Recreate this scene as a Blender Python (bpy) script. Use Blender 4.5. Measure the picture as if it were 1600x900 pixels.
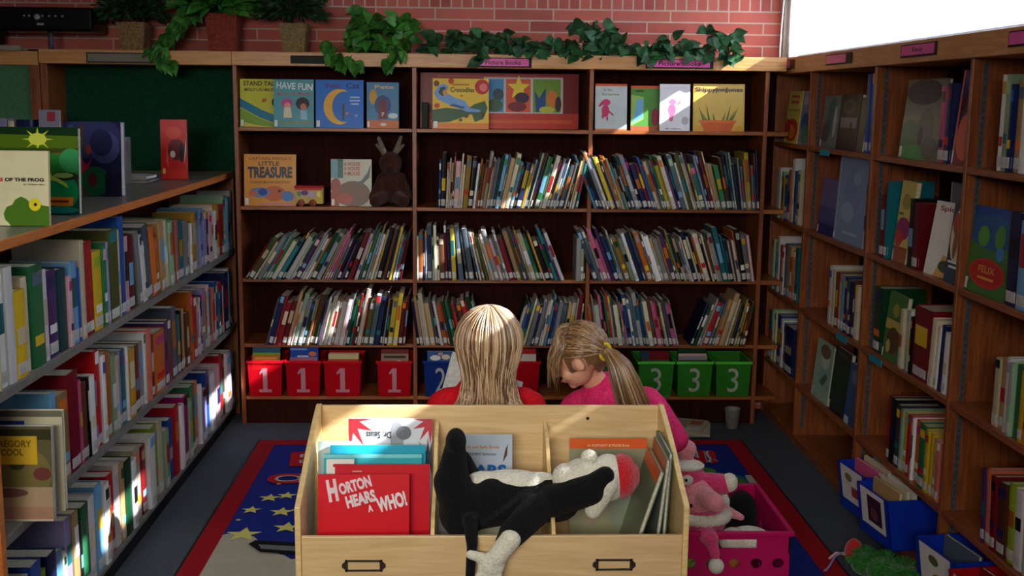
import bpy, bmesh, math, random
from mathutils import Vector, Matrix, Euler

for o in list(bpy.data.objects):
    bpy.data.objects.remove(o)
S = bpy.context.scene
COL = S.collection
rnd = random.Random(7)

# ------------------------------------------------------------------ camera
F_PX, YAW, PITCH, ROLL, CAM_Z = 1785.3262, 0.0359, 0.1619, 0.0102, 1.7185
cd = bpy.data.cameras.new('camera')
cam = bpy.data.objects.new('camera', cd)
COL.objects.link(cam)
_f = Vector((math.sin(YAW)*math.cos(PITCH), math.cos(YAW)*math.cos(PITCH), -math.sin(PITCH)))
_r = Vector((math.cos(YAW), -math.sin(YAW), 0))
_u = _r.cross(_f)
_r2 = _r*math.cos(ROLL)+_u*math.sin(ROLL)
_u2 = _u*math.cos(ROLL)-_r*math.sin(ROLL)
cam.matrix_world = Matrix(((_r2.x, _u2.x, -_f.x, 0), (_r2.y, _u2.y, -_f.y, 0), (_r2.z, _u2.z, -_f.z, CAM_Z), (0, 0, 0, 1)))
cd.sensor_width = 36.0
cd.lens = 36.0*F_PX/1600.0
cd.clip_start = 0.05
S.camera = cam

# ------------------------------------------------------------------ light
EXPOSURE = 0.0
S.view_settings.view_transform = 'Standard'
S.view_settings.look = 'None'
S.view_settings.exposure = EXPOSURE
S.view_settings.gamma = 1.0
S.view_settings.use_curve_mapping = False
w = bpy.data.worlds.new('sky')
S.world = w
w.use_nodes = True
w.node_tree.nodes['Background'].inputs[0].default_value = (0.80, 0.90, 1.0, 1)
w.node_tree.nodes['Background'].inputs[1].default_value = 9.0
SUN_DIR = Vector((-1.0, 0.36, -0.645)).normalized()
sl = bpy.data.lights.new('sun', 'SUN')
sl.energy = 19.0
sl.angle = math.radians(0.6)
sl.color = (0.93, 0.96, 1.0)
sun = bpy.data.objects.new('sun', sl)
sun.rotation_euler = SUN_DIR.to_track_quat('-Z', 'Y').to_euler()
sun.location = (6, 2, 6)
COL.objects.link(sun)

def area(name, loc, target, sx, sy, power, color=(1, 1, 1)):
    l = bpy.data.lights.new(name, 'AREA')
    l.shape = 'RECTANGLE'; l.size = sx; l.size_y = sy; l.energy = power; l.color = color
    o = bpy.data.objects.new(name, l)
    o.location = loc
    o.rotation_euler = (Vector(target)-Vector(loc)).to_track_quat('-Z', 'Y').to_euler()
    COL.objects.link(o)
    return o
# soft fill lamp added behind and left of the camera to brighten front faces
_fl = area('front_fill_light', (-0.9, -1.8, 2.3), (-0.2, 5.0, 0.5), 2.2, 0.8, 17, (1.0, 0.95, 0.86))
_fl.data.spread = math.radians(56)
area('ceiling_fill', (-0.6, 2.0, 2.72), (-0.6, 2.2, 0), 1.2, 1.2, 7, (1.0, 0.93, 0.84))  # overhead fill added; the room's own fixtures are off
_p = area('window_portal', (1.60, 4.05, 2.36), (0.6, 4.05, 2.36), 4.3, 0.78, 1)
_p.data.cycles.is_portal = True

# ------------------------------------------------------------------ colours and materials
def lin(c):
    return tuple((v/255/12.92 if v/255 <= 0.04045 else ((v/255+0.055)/1.055)**2.4) for v in c)
PAL = {
 'white': (226, 224, 222), 'cream': (214, 200, 166), 'yellow': (222, 184, 40), 'orange': (212, 108, 34), 'red': (190, 28, 34),
 'dark red': (120, 20, 30), 'pink': (214, 92, 140), 'pale pink': (214, 170, 172), 'magenta': (178, 22, 110), 'purple': (88, 52, 112),
 'lavender': (150, 140, 186), 'navy': (28, 36, 84), 'blue': (34, 84, 168), 'light blue': (112, 166, 206), 'teal': (28, 112, 120),
 'dark teal': (12, 72, 80), 'green': (44, 124, 72), 'dark green': (18, 66, 40), 'lime': (150, 176, 44), 'pale green': (150, 182, 146),
 'olive': (92, 96, 40), 'brown': (98, 56, 34), 'tan': (186, 148, 96), 'grey': (142, 142, 146), 'dark grey': (62, 62, 68), 'black': (22, 22, 26),
 'steel grey': (84, 100, 116), 'salmon': (206, 110, 92), 'golden': (200, 146, 44)}
_mc = {}
def pri(name):
    m = bpy.data.materials.new(name)
    m.use_nodes = True
    return m, m.node_tree, m.node_tree.nodes['Principled BSDF']
def M(c, rough=0.5, spec=0.18):
    """plain printed / painted colour with a faint mottling"""
    if isinstance(c, str): c = PAL[c]
    k = (tuple(c), rough)
    if k in _mc: return _mc[k]
    m, nt, b = pri('paint_%d_%d_%d' % tuple(c))
    l = lin(c)
    n = nt.nodes.new('ShaderNodeTexNoise'); n.inputs['Scale'].default_value = 14; n.inputs['Detail'].default_value = 3
    mp = nt.nodes.new('ShaderNodeTexCoord')
    mx = nt.nodes.new('ShaderNodeMix'); mx.data_type = 'RGBA'
    mx.inputs[6].default_value = tuple(v*0.86 for v in l)+(1,)
    mx.inputs[7].default_value = tuple(min(1, v*1.12) for v in l)+(1,)
    nt.links.new(mp.outputs['Object'], n.inputs['Vector']); nt.links.new(n.outputs[0], mx.inputs[0])
    nt.links.new(mx.outputs[2], b.inputs['Base Color'])
    b.inputs['Roughness'].default_value = rough
    b.inputs['Specular IOR Level'].default_value = spec
    _mc[k] = m
    return m
def wood(name, c1, c2, scale=(1.2, 1.2, 14), rough=0.38):
    m, nt, b = pri(name)
    tc = nt.nodes.new('ShaderNodeTexCoord'); mp = nt.nodes.new('ShaderNodeMapping')
    mp.inputs['Scale'].default_value = scale
    n = nt.nodes.new('ShaderNodeTexNoise'); n.inputs['Scale'].default_value = 6; n.inputs['Detail'].default_value = 7; n.inputs['Distortion'].default_value = 0.6
    r = nt.nodes.new('ShaderNodeValToRGB')
    r.color_ramp.elements[0].position = 0.3; r.color_ramp.elements[1].position = 0.72
    r.color_ramp.elements[0].color = lin(c1)+(1,); r.color_ramp.elements[1].color = lin(c2)+(1,)
    bp = nt.nodes.new('ShaderNodeBump'); bp.inputs['Strength'].default_value = 0.06; bp.inputs['Distance'].default_value = 0.01
    nt.links.new(tc.outputs['Object'], mp.inputs[0]); nt.links.new(mp.outputs[0], n.inputs['Vector'])
    nt.links.new(n.outputs[0], r.inputs[0]); nt.links.new(r.outputs[0], b.inputs['Base Color'])
    nt.links.new(n.outputs[0], bp.inputs['Height']); nt.links.new(bp.outputs[0], b.inputs['Normal'])
    b.inputs['Roughness'].default_value = rough
    return m
OAK_V = wood('oak_upright', (110, 54, 25), (160, 90, 46), (14, 14, 1.0))
OAK_X = wood('oak_shelf_across', (124, 64, 26), (180, 106, 50), (1.0, 14, 14))
OAK_Y = wood('oak_shelf_along', (116, 58, 28), (162, 92, 48), (14, 1.0, 14))
OAKD = wood('oak_shadowed_panel', (40, 16, 10), (58, 24, 14), (10, 10, 1), 0.9)  # oak darkened so its colour carries the shadow inside the bookcases
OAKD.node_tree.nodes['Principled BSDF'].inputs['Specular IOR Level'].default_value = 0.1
TRIM_X = wood('oak_trim_across', (186, 124, 66), (214, 156, 94), (1, 14, 14))
TRIM_Y = wood('oak_trim_along', (178, 118, 66), (206, 148, 90), (14, 1, 14))
NOSE = wood('oak_nosing', (184, 98, 40), (214, 128, 62), (14, 1, 14), 0.3)
BIRCH = wood('birch_plywood', (206, 170, 118), (226, 194, 144), (1.0, 8, 10), 0.4)
BIRCH_E = wood('birch_edge', (216, 180, 116), (236, 206, 148), (4, 4, 20), 0.35)
def noisy(name, c1, c2, scale, rough=0.9, bump=0.3, dist=0.004, sheen=0.0):
    m, nt, b = pri(name)
    tc = nt.nodes.new('ShaderNodeTexCoord')
    n = nt.nodes.new('ShaderNodeTexNoise'); n.inputs['Scale'].default_value = scale; n.inputs['Detail'].default_value = 4
    r = nt.nodes.new('ShaderNodeValToRGB')
    r.color_ramp.elements[0].position = 0.35; r.color_ramp.elements[1].position = 0.68
    r.color_ramp.elements[0].color = lin(c1)+(1,); r.color_ramp.elements[1].color = lin(c2)+(1,)
    bp = nt.nodes.new('ShaderNodeBump'); bp.inputs['Strength'].default_value = bump; bp.inputs['Distance'].default_value = dist
    nt.links.new(tc.outputs['Object'], n.inputs['Vector']); nt.links.new(n.outputs[0], r.inputs[0])
    nt.links.new(r.outputs[0], b.inputs['Base Color']); nt.links.new(n.outputs[0], bp.inputs['Height']); nt.links.new(bp.outputs[0], b.inputs['Normal'])
    b.inputs['Roughness'].default_value = rough
    b.inputs['Specular IOR Level'].default_value = 0.25
    b.inputs['Sheen Weight'].default_value = sheen
    return m
CARPET = noisy('grey_carpet', (50, 56, 66), (92, 100, 110), 240, 1.0, 0.5)
GREEN_FELT = noisy('green_felt_board', (8, 54, 36), (14, 70, 46), 90, 0.95, 0.2)
GREEN_PALE = noisy('pale_green_board', (72, 116, 84), (84, 130, 96), 60, 0.9, 0.1)
METAL = noisy('grey_painted_metal', (112, 110, 106), (128, 126, 120), 40, 0.45, 0.02)
LAMIN = noisy('grey_laminate', (118, 118, 116), (138, 138, 134), 60, 0.28, 0.02)
STEEL = noisy('slotted_steel', (70, 72, 78), (92, 94, 100), 50, 0.4, 0.02)
KICK = noisy('black_kick_rubber', (16, 16, 18), (26, 26, 28), 30, 0.6, 0.1)
PAPER = noisy('book_page_block', (196, 186, 164), (222, 214, 196), 120, 0.85, 0.1, 0.001)
LABELM = noisy('white_label_paper', (176, 174, 168), (200, 198, 194), 60, 0.6, 0.05)
PLASTER = noisy('painted_plaster', (176, 170, 160), (186, 180, 170), 20, 0.9, 0.1)
WHITEP = noisy('white_window_paint', (226, 228, 232), (236, 238, 240), 20, 0.5, 0.02)
def plush(name, c1, c2, scale=160, sheen=0.4):
    return noisy(name, c1, c2, scale, 1.0, 0.9, 0.006, sheen)
BLACKP = plush('black_plush', (7, 7, 9), (17, 17, 20), 180, 0.03)
CREAMP = plush('cream_plush', (212, 206, 186), (236, 230, 212))
PINKP = plush('pink_plush', (224, 128, 140), (240, 160, 166))
HOTP = plush('hot_pink_plush', (206, 44, 104), (226, 70, 128))
REDP = plush('red_plush', (178, 20, 28), (204, 34, 40))
GREENP = plush('green_shaggy_plush', (20, 84, 24), (52, 140, 44), 70)
BROWNP = plush('brown_plush', (46, 22, 14), (74, 38, 24), 150, 0.1)
SKIN, _nt, _b = pri('skin')
_b.inputs['Base Color'].default_value = lin((222, 160, 132))+(1,); _b.inputs['Roughness'].default_value = 0.5
_b.inputs['Subsurface Weight'].default_value = 0.15; _b.inputs['Subsurface Radius'].default_value = (0.02, 0.008, 0.004); _b.inputs['Subsurface Scale'].default_value = 0.3
def hairmat(name, c):
    m, nt, b = pri(name)
    b.inputs['Base Color'].default_value = lin(c)+(1,)
    b.inputs['Roughness'].default_value = 0.3; b.inputs['Specular IOR Level'].default_value = 0.8
    b.inputs['Sheen Weight'].default_value = 0.1
    return m
HAIR1S = [hairmat('blonde_hair', c) for c in ((96, 66, 44), (138, 102, 70), (170, 134, 96), (204, 170, 130), (220, 190, 152))]
HAIR2S = [hairmat('light_brown_hair', c) for c in ((88, 60, 34), (118, 84, 50), (146, 108, 68), (176, 138, 92))]
HAIR1, HAIR2 = HAIR1S[1], HAIR2S[1]
def translucent(name, c, alpha, rough=0.25):
    m, nt, b = pri(name)
    b.inputs['Base Color'].default_value = lin(c)+(1,); b.inputs['Roughness'].default_value = rough
    tr = nt.nodes.new('ShaderNodeBsdfTransparent'); tr.inputs[0].default_value = tuple(0.25+0.75*v for v in lin(c))+(1,)
    mx = nt.nodes.new('ShaderNodeMixShader'); mx.inputs[0].default_value = alpha
    nt.links.new(tr.outputs[0], mx.inputs[1]); nt.links.new(b.outputs[0], mx.inputs[2])
    nt.links.new(mx.outputs[0], nt.nodes['Material Output'].inputs[0])
    return m
RED_BIN = translucent('clear_red_plastic', (232, 16, 40), 0.42)
BLUE_BIN = translucent('clear_blue_plastic', (30, 70, 160), 0.45)
GREEN_BIN = translucent('clear_green_plastic', (70, 170, 56), 0.45)
def shade_mat():
    m, nt, b = pri('white_roller_shade')
    b.inputs['Base Color'].default_value = (0.85, 0.86, 0.88, 1); b.inputs['Roughness'].default_value = 0.9
    t = nt.nodes.new('ShaderNodeBsdfTranslucent'); t.inputs[0].default_value = (0.72, 0.74, 0.78, 1)
    mx = nt.nodes.new('ShaderNodeMixShader'); mx.inputs[0].default_value = 0.7
    nt.links.new(b.outputs[0], mx.inputs[1]); nt.links.new(t.outputs[0], mx.inputs[2]); nt.links.new(mx.outputs[0], nt.nodes['Material Output'].inputs[0])
    return m
SHADE = shade_mat()
def brick_mat():
    m, nt, b = pri('red_brick')
    tc = nt.nodes.new('ShaderNodeTexCoord'); sp = nt.nodes.new('ShaderNodeSeparateXYZ')
    nt.links.new(tc.outputs['Object'], sp.inputs[0])
    def tex(bw, rh, off, ox, oz):
        ax = nt.nodes.new('ShaderNodeMath'); ax.operation = 'ADD'; ax.inputs[1].default_value = ox
        az = nt.nodes.new('ShaderNodeMath'); az.operation = 'ADD'; az.inputs[1].default_value = oz
        cb = nt.nodes.new('ShaderNodeCombineXYZ')
        nt.links.new(sp.outputs[0], ax.inputs[0]); nt.links.new(sp.outputs[2], az.inputs[0])
        nt.links.new(ax.outputs[0], cb.inputs[0]); nt.links.new(az.outputs[0], cb.inputs[1])
        t = nt.nodes.new('ShaderNodeTexBrick')
        t.inputs['Scale'].default_value = 1; t.inputs['Brick Width'].default_value = bw; t.inputs['Row Height'].default_value = rh
        t.inputs['Mortar Size'].default_value = 0.0045; t.inputs['Mortar Smooth'].default_value = 0.2
        t.inputs['Color1'].default_value = lin((190, 82, 62))+(1,); t.inputs['Color2'].default_value = lin((160, 58, 47))+(1,)
        t.inputs['Mortar'].default_value = lin((190, 160, 146))+(1,); t.inputs['Bias'].default_value = -0.1
        t.offset = off
        nt.links.new(cb.outputs[0], t.inputs['Vector'])
        return t
    a = tex(0.3165, 0.0605, 0.4, 0.2, -2.208+0.0605*40)
    s = tex(0.0575, 0.20, 0.0, 0.0, -2.208)
    gt = nt.nodes.new('ShaderNodeMath'); gt.operation = 'GREATER_THAN'; gt.inputs[1].default_value = 2.208
    nt.links.new(sp.outputs[2], gt.inputs[0])
    mx = nt.nodes.new('ShaderNodeMix'); mx.data_type = 'RGBA'
    nt.links.new(gt.outputs[0], mx.inputs[0]); nt.links.new(a.outputs[0], mx.inputs[6]); nt.links.new(s.outputs[0], mx.inputs[7])
    n = nt.nodes.new('ShaderNodeTexNoise'); n.inputs['Scale'].default_value = 9; n.inputs['Detail'].default_value = 5
    nt.links.new(tc.outputs['Object'], n.inputs['Vector'])
    m2 = nt.nodes.new('ShaderNodeMix'); m2.data_type = 'RGBA'; m2.blend_type = 'OVERLAY'; m2.inputs[0].default_value = 0.25
    nt.links.new(mx.outputs[2], m2.inputs[6]); nt.links.new(n.outputs[1], m2.inputs[7])
    hs = nt.nodes.new('ShaderNodeHueSaturation'); hs.inputs['Saturation'].default_value = 0.9
    nt.links.new(m2.outputs[2], hs.inputs['Color']); nt.links.new(hs.outputs[0], b.inputs['Base Color'])
    bp = nt.nodes.new('ShaderNodeBump'); bp.inputs['Strength'].default_value = 0.5; bp.inputs['Distance'].default_value = 0.006; bp.invert = True
    nt.links.new(a.outputs[1], bp.inputs['Height']); nt.links.new(bp.outputs[0], b.inputs['Normal'])
    b.inputs['Roughness'].default_value = 0.85
    return m
BRICK = brick_mat()

# ------------------------------------------------------------------ mesh helpers
def link(o, parent=None):
    COL.objects.link(o)
    if parent is not None: o.parent = parent
    return o
def tag(o, label=None, cat=None, group=None, kind=None):
    if label: o['label'] = label
    if cat: o['category'] = cat
    if group: o['group'] = group
    if kind: o['kind'] = kind
    return o
def empty(name, loc=(0, 0, 0), rz=0.0):
    o = bpy.data.objects.new(name, None); o.location = loc; o.rotation_euler = (0, 0, rz); o.empty_display_size = 0.05
    return link(o)
class MB:
    """collects shapes, each with a material, into ONE mesh"""
    def __init__(s): s.bm = bmesh.new(); s.mats = []
    def mi(s, m):
        if m not in s.mats: s.mats.append(m)
        return s.mats.index(m)
    def faces(s, co, fs, m, mat=None, smooth=False):
        k = s.mi(m)
        vs = [s.bm.verts.new((mat @ Vector(c)) if mat else c) for c in co]
        for f in fs:
            try:
                q = s.bm.faces.new([vs[i] for i in f]); q.material_index = k; q.smooth = smooth
            except ValueError: pass
        return s
    def box(s, a, b, m, mat=None):
        x0, y0, z0 = a; x1, y1, z1 = b
        co = [(x0, y0, z0), (x1, y0, z0), (x1, y1, z0), (x0, y1, z0), (x0, y0, z1), (x1, y0, z1), (x1, y1, z1), (x0, y1, z1)]
        return s.faces(co, [(3, 2, 1, 0), (4, 5, 6, 7), (0, 1, 5, 4), (1, 2, 6, 5), (2, 3, 7, 6), (3, 0, 4, 7)], m, mat)
    def prism(s, pts, ax, a, b, m, mat=None, smooth=False):
        """pts in the plane across axis ax, extruded from a to b"""
        def P(p, t):
            return {0: (t, p[0], p[1]), 1: (p[0], t, p[1]), 2: (p[0], p[1], t)}[ax]
        n = len(pts)
        co = [P(p, a) for p in pts]+[P(p, b) for p in pts]
        fs = [tuple(range(n))[::-1], tuple(range(n, 2*n))]+[(i, (i+1) % n, n+(i+1) % n, n+i) for i in range(n)]
        return s.faces(co, fs, m, mat, smooth)
    def tube(s, pts, r, m, seg=8, mat=None, cap=True):
        pts = [Vector(p) for p in pts]; n = len(pts)
        rs = r if isinstance(r, (list, tuple)) else [r]*n
        co = []
        a = None
        for i, p in enumerate(pts):
            d = (pts[min(i+1, n-1)]-pts[max(i-1, 0)])
            if d.length < 1e-9: d = Vector((0, 0, 1))
            d.normalize()
            if a is None: a = d.orthogonal()
            a = a-d*a.dot(d)
            if a.length < 1e-6: a = d.orthogonal()
            a.normalize(); b = d.cross(a)
            for k in range(seg):
                t = 2*math.pi*k/seg
                co.append(tuple(p+a*math.cos(t)*rs[i]+b*math.sin(t)*rs[i]))
        fs = [(i*seg+k, i*seg+(k+1) % seg, (i+1)*seg+(k+1) % seg, (i+1)*seg+k) for i in range(n-1) for k in range(seg)]
        if cap: fs += [tuple(range(seg))[::-1], tuple(range((n-1)*seg, n*seg))]
        return s.faces(co, fs, m, mat, True)
    def lathe(s, prof, m, c=(0, 0, 0), seg=20, mat=None, sq=0):
        """prof = (radius, z); sq=4 gives a square pot"""
        co = []; n = len(prof)
        for (r, z) in prof:
            for k in range(seg):
                t = 2*math.pi*k/seg
                co.append((c[0]+r*math.cos(t), c[1]+r*math.sin(t), c[2]+z))
        fs = [(i*seg+k, i*seg+(k+1) % seg, (i+1)*seg+(k+1) % seg, (i+1)*seg+k) for i in range(n-1) for k in range(seg)]
        fs += [tuple(range(seg))[::-1], tuple(range((n-1)*seg, n*seg))]
        return s.faces(co, fs, m, mat, seg > 6)
    def ball(s, c, r, m, seg=14, rings=9, mat=None, rot=None):
        r = (r, r, r) if isinstance(r, (int, float)) else r
        R = rot.to_matrix() if rot else Matrix.Identity(3)
        co = []
        for i in range(rings+1):
            p = math.pi*i/rings
            for k in range(seg):
                t = 2*math.pi*k/seg
                v = R @ Vector((r[0]*math.sin(p)*math.cos(t), r[1]*math.sin(p)*math.sin(t), r[2]*math.cos(p)))
                co.append((c[0]+v.x, c[1]+v.y, c[2]+v.z))
        fs = [(i*seg+k, (i+1)*seg+k, (i+1)*seg+(k+1) % seg, i*seg+(k+1) % seg) for i in range(rings) for k in range(seg)]
        return s.faces(co, fs, m, mat, True)
    def cone(s, p0, p1, r0, r1, m, seg=14):
        """tapered limb with round ends"""
        p0, p1 = Vector(p0), Vector(p1); d = p1-p0; L = max(d.length, 1e-6); d.normalize()
        prof = []
        for i in range(5): t = math.pi/2*i/4; prof.append((max(r0*math.sin(t), 1e-4), -r0*math.cos(t)))
        for i in range(5): t = math.pi/2*i/4; prof.append((max(r1*math.cos(t), 1e-4), L+r1*math.sin(t)))
        mt = Matrix.Translation(p0) @ d.to_track_quat('Z', 'Y').to_matrix().to_4x4()
        return s.lathe(prof, m, seg=seg, mat=mt)
    def build(s, name, parent=None, bevel=0.0, weld=True, loc=None):
        if weld: bmesh.ops.remove_doubles(s.bm, verts=s.bm.verts, dist=1e-6)
        bmesh.ops.recalc_face_normals(s.bm, faces=s.bm.faces)
        me = bpy.data.meshes.new(name)
        s.bm.to_mesh(me); s.bm.free()
        for m in s.mats: me.materials.append(m)
        o = bpy.data.objects.new(name, me)
        link(o, parent)
        if bevel:
            b = o.modifiers.new('bevel', 'BEVEL'); b.width = bevel; b.segments = 2; b.limit_method = 'ANGLE'
        if loc: o.location = loc
        return o
def bake(o):
    dg = bpy.context.evaluated_depsgraph_get(); dg.update()
    me = bpy.data.meshes.new_from_object(o.evaluated_get(dg))
    old = o.data; o.modifiers.clear(); o.data = me
    return o
def blob(name, mb, mat, parent=None, voxel=0.006, smooth=4, disp=None):
    """fuse overlapping shapes into one continuous soft surface"""
    o = mb.build(name, parent, weld=False)
    o.data.materials.clear(); o.data.materials.append(mat)
    r = o.modifiers.new('remesh', 'REMESH'); r.mode = 'VOXEL'; r.voxel_size = voxel; r.use_smooth_shade = True
    sm = o.modifiers.new('smooth', 'SMOOTH'); sm.factor = 0.5; sm.iterations = smooth
    bake(o)
    o.data.materials.clear(); o.data.materials.append(mat)
    for p in o.data.polygons: p.use_smooth = True; p.material_index = 0
    return o
_tc = {}
def text_mesh(txt, bold=0.0):
    """outline of a word as (verts, faces), width and height normalised to its box"""
    k = (txt, bold)
    if k in _tc: return _tc[k]
    cu = bpy.data.curves.new('lettering', 'FONT'); cu.body = txt; cu.offset = bold; cu.resolution_u = 3
    o = bpy.data.objects.new('lettering', cu); COL.objects.link(o)
    dg = bpy.context.evaluated_depsgraph_get(); dg.update()
    me = bpy.data.meshes.new_from_object(o.evaluated_get(dg))
    vs = [tuple(v.co) for v in me.vertices]; fs = [tuple(p.vertices) for p in me.polygons]
    COL.objects.unlink(o); bpy.data.objects.remove(o); bpy.data.curves.remove(cu); bpy.data.meshes.remove(me)
    xs = [v[0] for v in vs] or [0, 1]; ys = [v[1] for v in vs] or [0, 1]
    x0, x1, y0, y1 = min(xs), max(xs), min(ys), max(ys)
    vs = [((v[0]-x0)/max(x1-x0, 1e-6)-0.5, (v[1]-y0)/max(y1-y0, 1e-6)-0.5) for v in vs]
    _tc[k] = (vs, fs)
    return _tc[k]
def art(mb, W, H, shapes, mat, eps=0.00025, clamp=True, rough=0.3, e0=0.0003):
    """flat printed picture on the plane u->+x, v->+z at y=0 facing -y (before mat)"""
    e = e0
    def C(u, v): return (min(max(u, 0), 1), min(max(v, 0), 1)) if clamp else (u, v)
    for sh in shapes:
        k = sh[0]; e += eps
        if k == 'r': pts = [(sh[1], sh[2]), (sh[3], sh[2]), (sh[3], sh[4]), (sh[1], sh[4])]; c = sh[5]
        elif k == 'e':
            a = math.radians(sh[6]) if len(sh) > 6 else 0
            pts = []
            for i in range(20):
                t = 2*math.pi*i/20; x = sh[3]*math.cos(t)*W; y = sh[4]*math.sin(t)*H
                pts.append((sh[1]+(x*math.cos(a)-y*math.sin(a))/W, sh[2]+(x*math.sin(a)+y*math.cos(a))/H))
            c = sh[5]
        elif k == 'p': pts = sh[1]; c = sh[2]
        elif k == 't':
            _, txt, u, v, tw, th, c = sh[:7]; rot = math.radians(sh[7]) if len(sh) > 7 else 0; bold = sh[8] if len(sh) > 8 else 0.02
            vs, fs = text_mesh(txt, bold)
            co = []
            for (x, y) in vs:
                X = x*tw*W; Y = y*th*H
                co.append((u*W+X*math.cos(rot)-Y*math.sin(rot), -e, v*H+X*math.sin(rot)+Y*math.cos(rot)))
            mb.faces(co, fs, M(c, rough), mat); continue
        pts = [C(*p) for p in pts]
        mb.faces([(p[0]*W, -e, p[1]*H) for p in pts], [tuple(range(len(pts)))], M(c, rough), mat)
    return mb
def star(cx, cy, r, W=1, H=1, n=5, inner=0.42, rot=90):
    return [(cx+r*(1 if i % 2 == 0 else inner)*math.cos(math.radians(rot+i*180/n))/W, cy+r*(1 if i % 2 == 0 else inner)*math.sin(math.radians(rot+i*180/n))/H) for i in range(2*n)]

# ================================================================== THE ROOM
YB = 6.28       # brick wall
def struct(name, mb, bevel=0): return tag(mb.build(name, None, bevel), kind='structure')
struct('floor', MB().box((-5, -2.2, -0.05), (2.3, 6.6, 0), CARPET))
struct('ceiling', MB().box((-5, -2.2, 2.8), (2.1, 6.6, 2.9), PLASTER))
struct('wall_back', MB().box((-5, YB, 0), (2.1, YB+0.2, 2.8), BRICK))
struct('wall_left', MB().box((-5.1, -2.2, 0), (-5, 6.6, 2.8), PLASTER))
struct('wall_front', MB().box((-5, -2.2, 0), (2.3, -2.1, 2.8), PLASTER))
XW = 1.668      # inner face of the window wall above the bookcase
wr = MB()
wr.box((1.97, -2.1, 0), (2.1, YB, 1.955), PLASTER)
wr.box((XW, -2.1, 2.74), (2.1, YB, 2.8), PLASTER)
wr.box((XW, 6.22, 1.965), (2.1, YB, 2.74), PLASTER)
wr.box((XW, -2.1, 1.965), (2.1, 1.9, 2.74), PLASTER)
struct('wall_right', wr)
wf = MB()
wf.box((1.70, 1.9, 1.958), (1.97, 6.22, 1.966), WHITEP)
wf.box((1.74, 1.9, 1.965), (1.75, 6.22, 1.978), WHITEP)
wf.box((1.69, 1.9, 2.70), (1.73, 6.22, 2.74), WHITEP)
for y in (1.9, 6.18): wf.box((1.69, y, 1.966), (1.73, y+0.04, 2.70), WHITEP)
wo = struct('window_1', wf)
so = MB().box((1.742, 1.94, 2.215), (1.745, 6.18, 2.70), SHADE).build('sun_gap_shade', wo)
so2 = MB().box((1.742, 1.94, 1.966), (1.745, 6.18, 2.105), SHADE).build('sun_gap_shade', wo)  # lower strip added to narrow the sun band
for ya, yb in ((1.94, 2.1), (2.6, 2.75), (3.32, 4.30)):
    MB().box((1.739, ya, 2.10), (1.742, yb, 2.22), SHADE).build('sun_gap_shade', wo)  # extra pieces added to block stretches of the gap and break sunlight into patches
cord = MB().tube([(1.66, 6.16, 2.6), (1.655, 6.19, 2.3), (1.65, 6.2, 2.12), (1.645, 6.19, 2.02), (1.635, 6.15, 1.965)], 0.004, WHITEP)
tag(cord.build('blind_cord'), 'white blind cord hanging down the corner beside the bright window', 'cord')

# ================================================================== BACK BOOKCASE
D, B, X0 = 5.97, 0.914, -1.2126
XE = X0+3*B
XR0 = 1.651
PT = 0.022
ZB = [1.574, 1.167, 0.787, 0.4375, 0.152]
bb = tag(empty('bookcase', (X0, D, 0)), 'brown oak bookcase of three bays against the brick wall', 'bookcase')
def at(o, ref):
    """parent keeping world coordinates of the mesh"""
    o.parent = ref; o.matrix_parent_inverse = ref.matrix_world.inverted() if ref.matrix_world != Matrix.Identity(4) else Matrix.Translation(-ref.location)
    return o
def part(mb, name, ref, bevel=0.0):
    o = mb.build(name, None, bevel)
    o.parent = ref
    o.matrix_parent_inverse = (Matrix.Translation(ref.location) @ ref.rotation_euler.to_matrix().to_4x4()).inverted()
    return o
DB = 0.29
for i in range(4):
    x = X0+i*B
    part(MB().box((x-PT/2, D, 0), (x+PT/2, D+DB, 1.885), OAK_V), 'upright', bb, 0.002)
part(MB().box((X0-PT/2, D-0.012, 1.885), (XE+0.094, D+DB+0.015, 1.955), TRIM_X), 'top_trim', bb, 0.003)
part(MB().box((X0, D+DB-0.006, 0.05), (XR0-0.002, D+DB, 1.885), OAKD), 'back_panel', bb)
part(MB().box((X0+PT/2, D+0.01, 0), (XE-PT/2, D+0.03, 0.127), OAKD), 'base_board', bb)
for i in range(3):
    for z in ZB:
        if i == 2: part(MB().box((XE+PT/2, D+0.002, z-0.022), (XR0-0.001, D+DB-0.006, z), OAK_X), 'corner_shelf', bb)
        part(MB().box((X0+i*B+PT/2, D+0.002, z-0.019), (X0+(i+1)*B-PT/2, D+DB-0.006, z), OAK_X), 'shelf', bb, 0.0015)
# two board bays left of it
gb = tag(empty('display_board', (-2.17, D, 0)), 'dark green felt board in a deep oak frame behind the low bookcase', 'board')
part(MB().box((-2.19, D, 0), (-2.155, D+DB, 1.885), OAK_V), 'upright', gb, 0.002)
part(MB().box((-2.19, D-0.012, 1.885), (X0-PT/2-0.001, D+DB+0.015, 1.955), TRIM_X), 'top_trim', gb, 0.003)
part(MB().box((-2.155, D+DB-0.03, 0), (X0-PT/2, D+DB, 1.885), GREEN_FELT), 'felt_panel', gb)
g2 = tag(empty('display_board', (-3.1, D, 0)), 'pale green board in an oak frame at the left edge', 'board')
part(MB().box((-2.245, D, 0), (-2.194, D+0.05, 1.885), OAK_V), 'upright', g2, 0.002)
part(MB().box((-3.2, D-0.012, 1.875), (-2.194, D+DB+0.015, 1.945), TRIM_X), 'top_trim', g2, 0.003)
part(MB().box((-3.2, D+0.012, 0), (-2.245, D+0.03, 1.875), GREEN_PALE), 'panel', g2)
part(MB().box((-3.2, D+0.05, 0), (-3.18, D+DB, 1.875), OAK_V), 'side_panel', g2)

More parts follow.
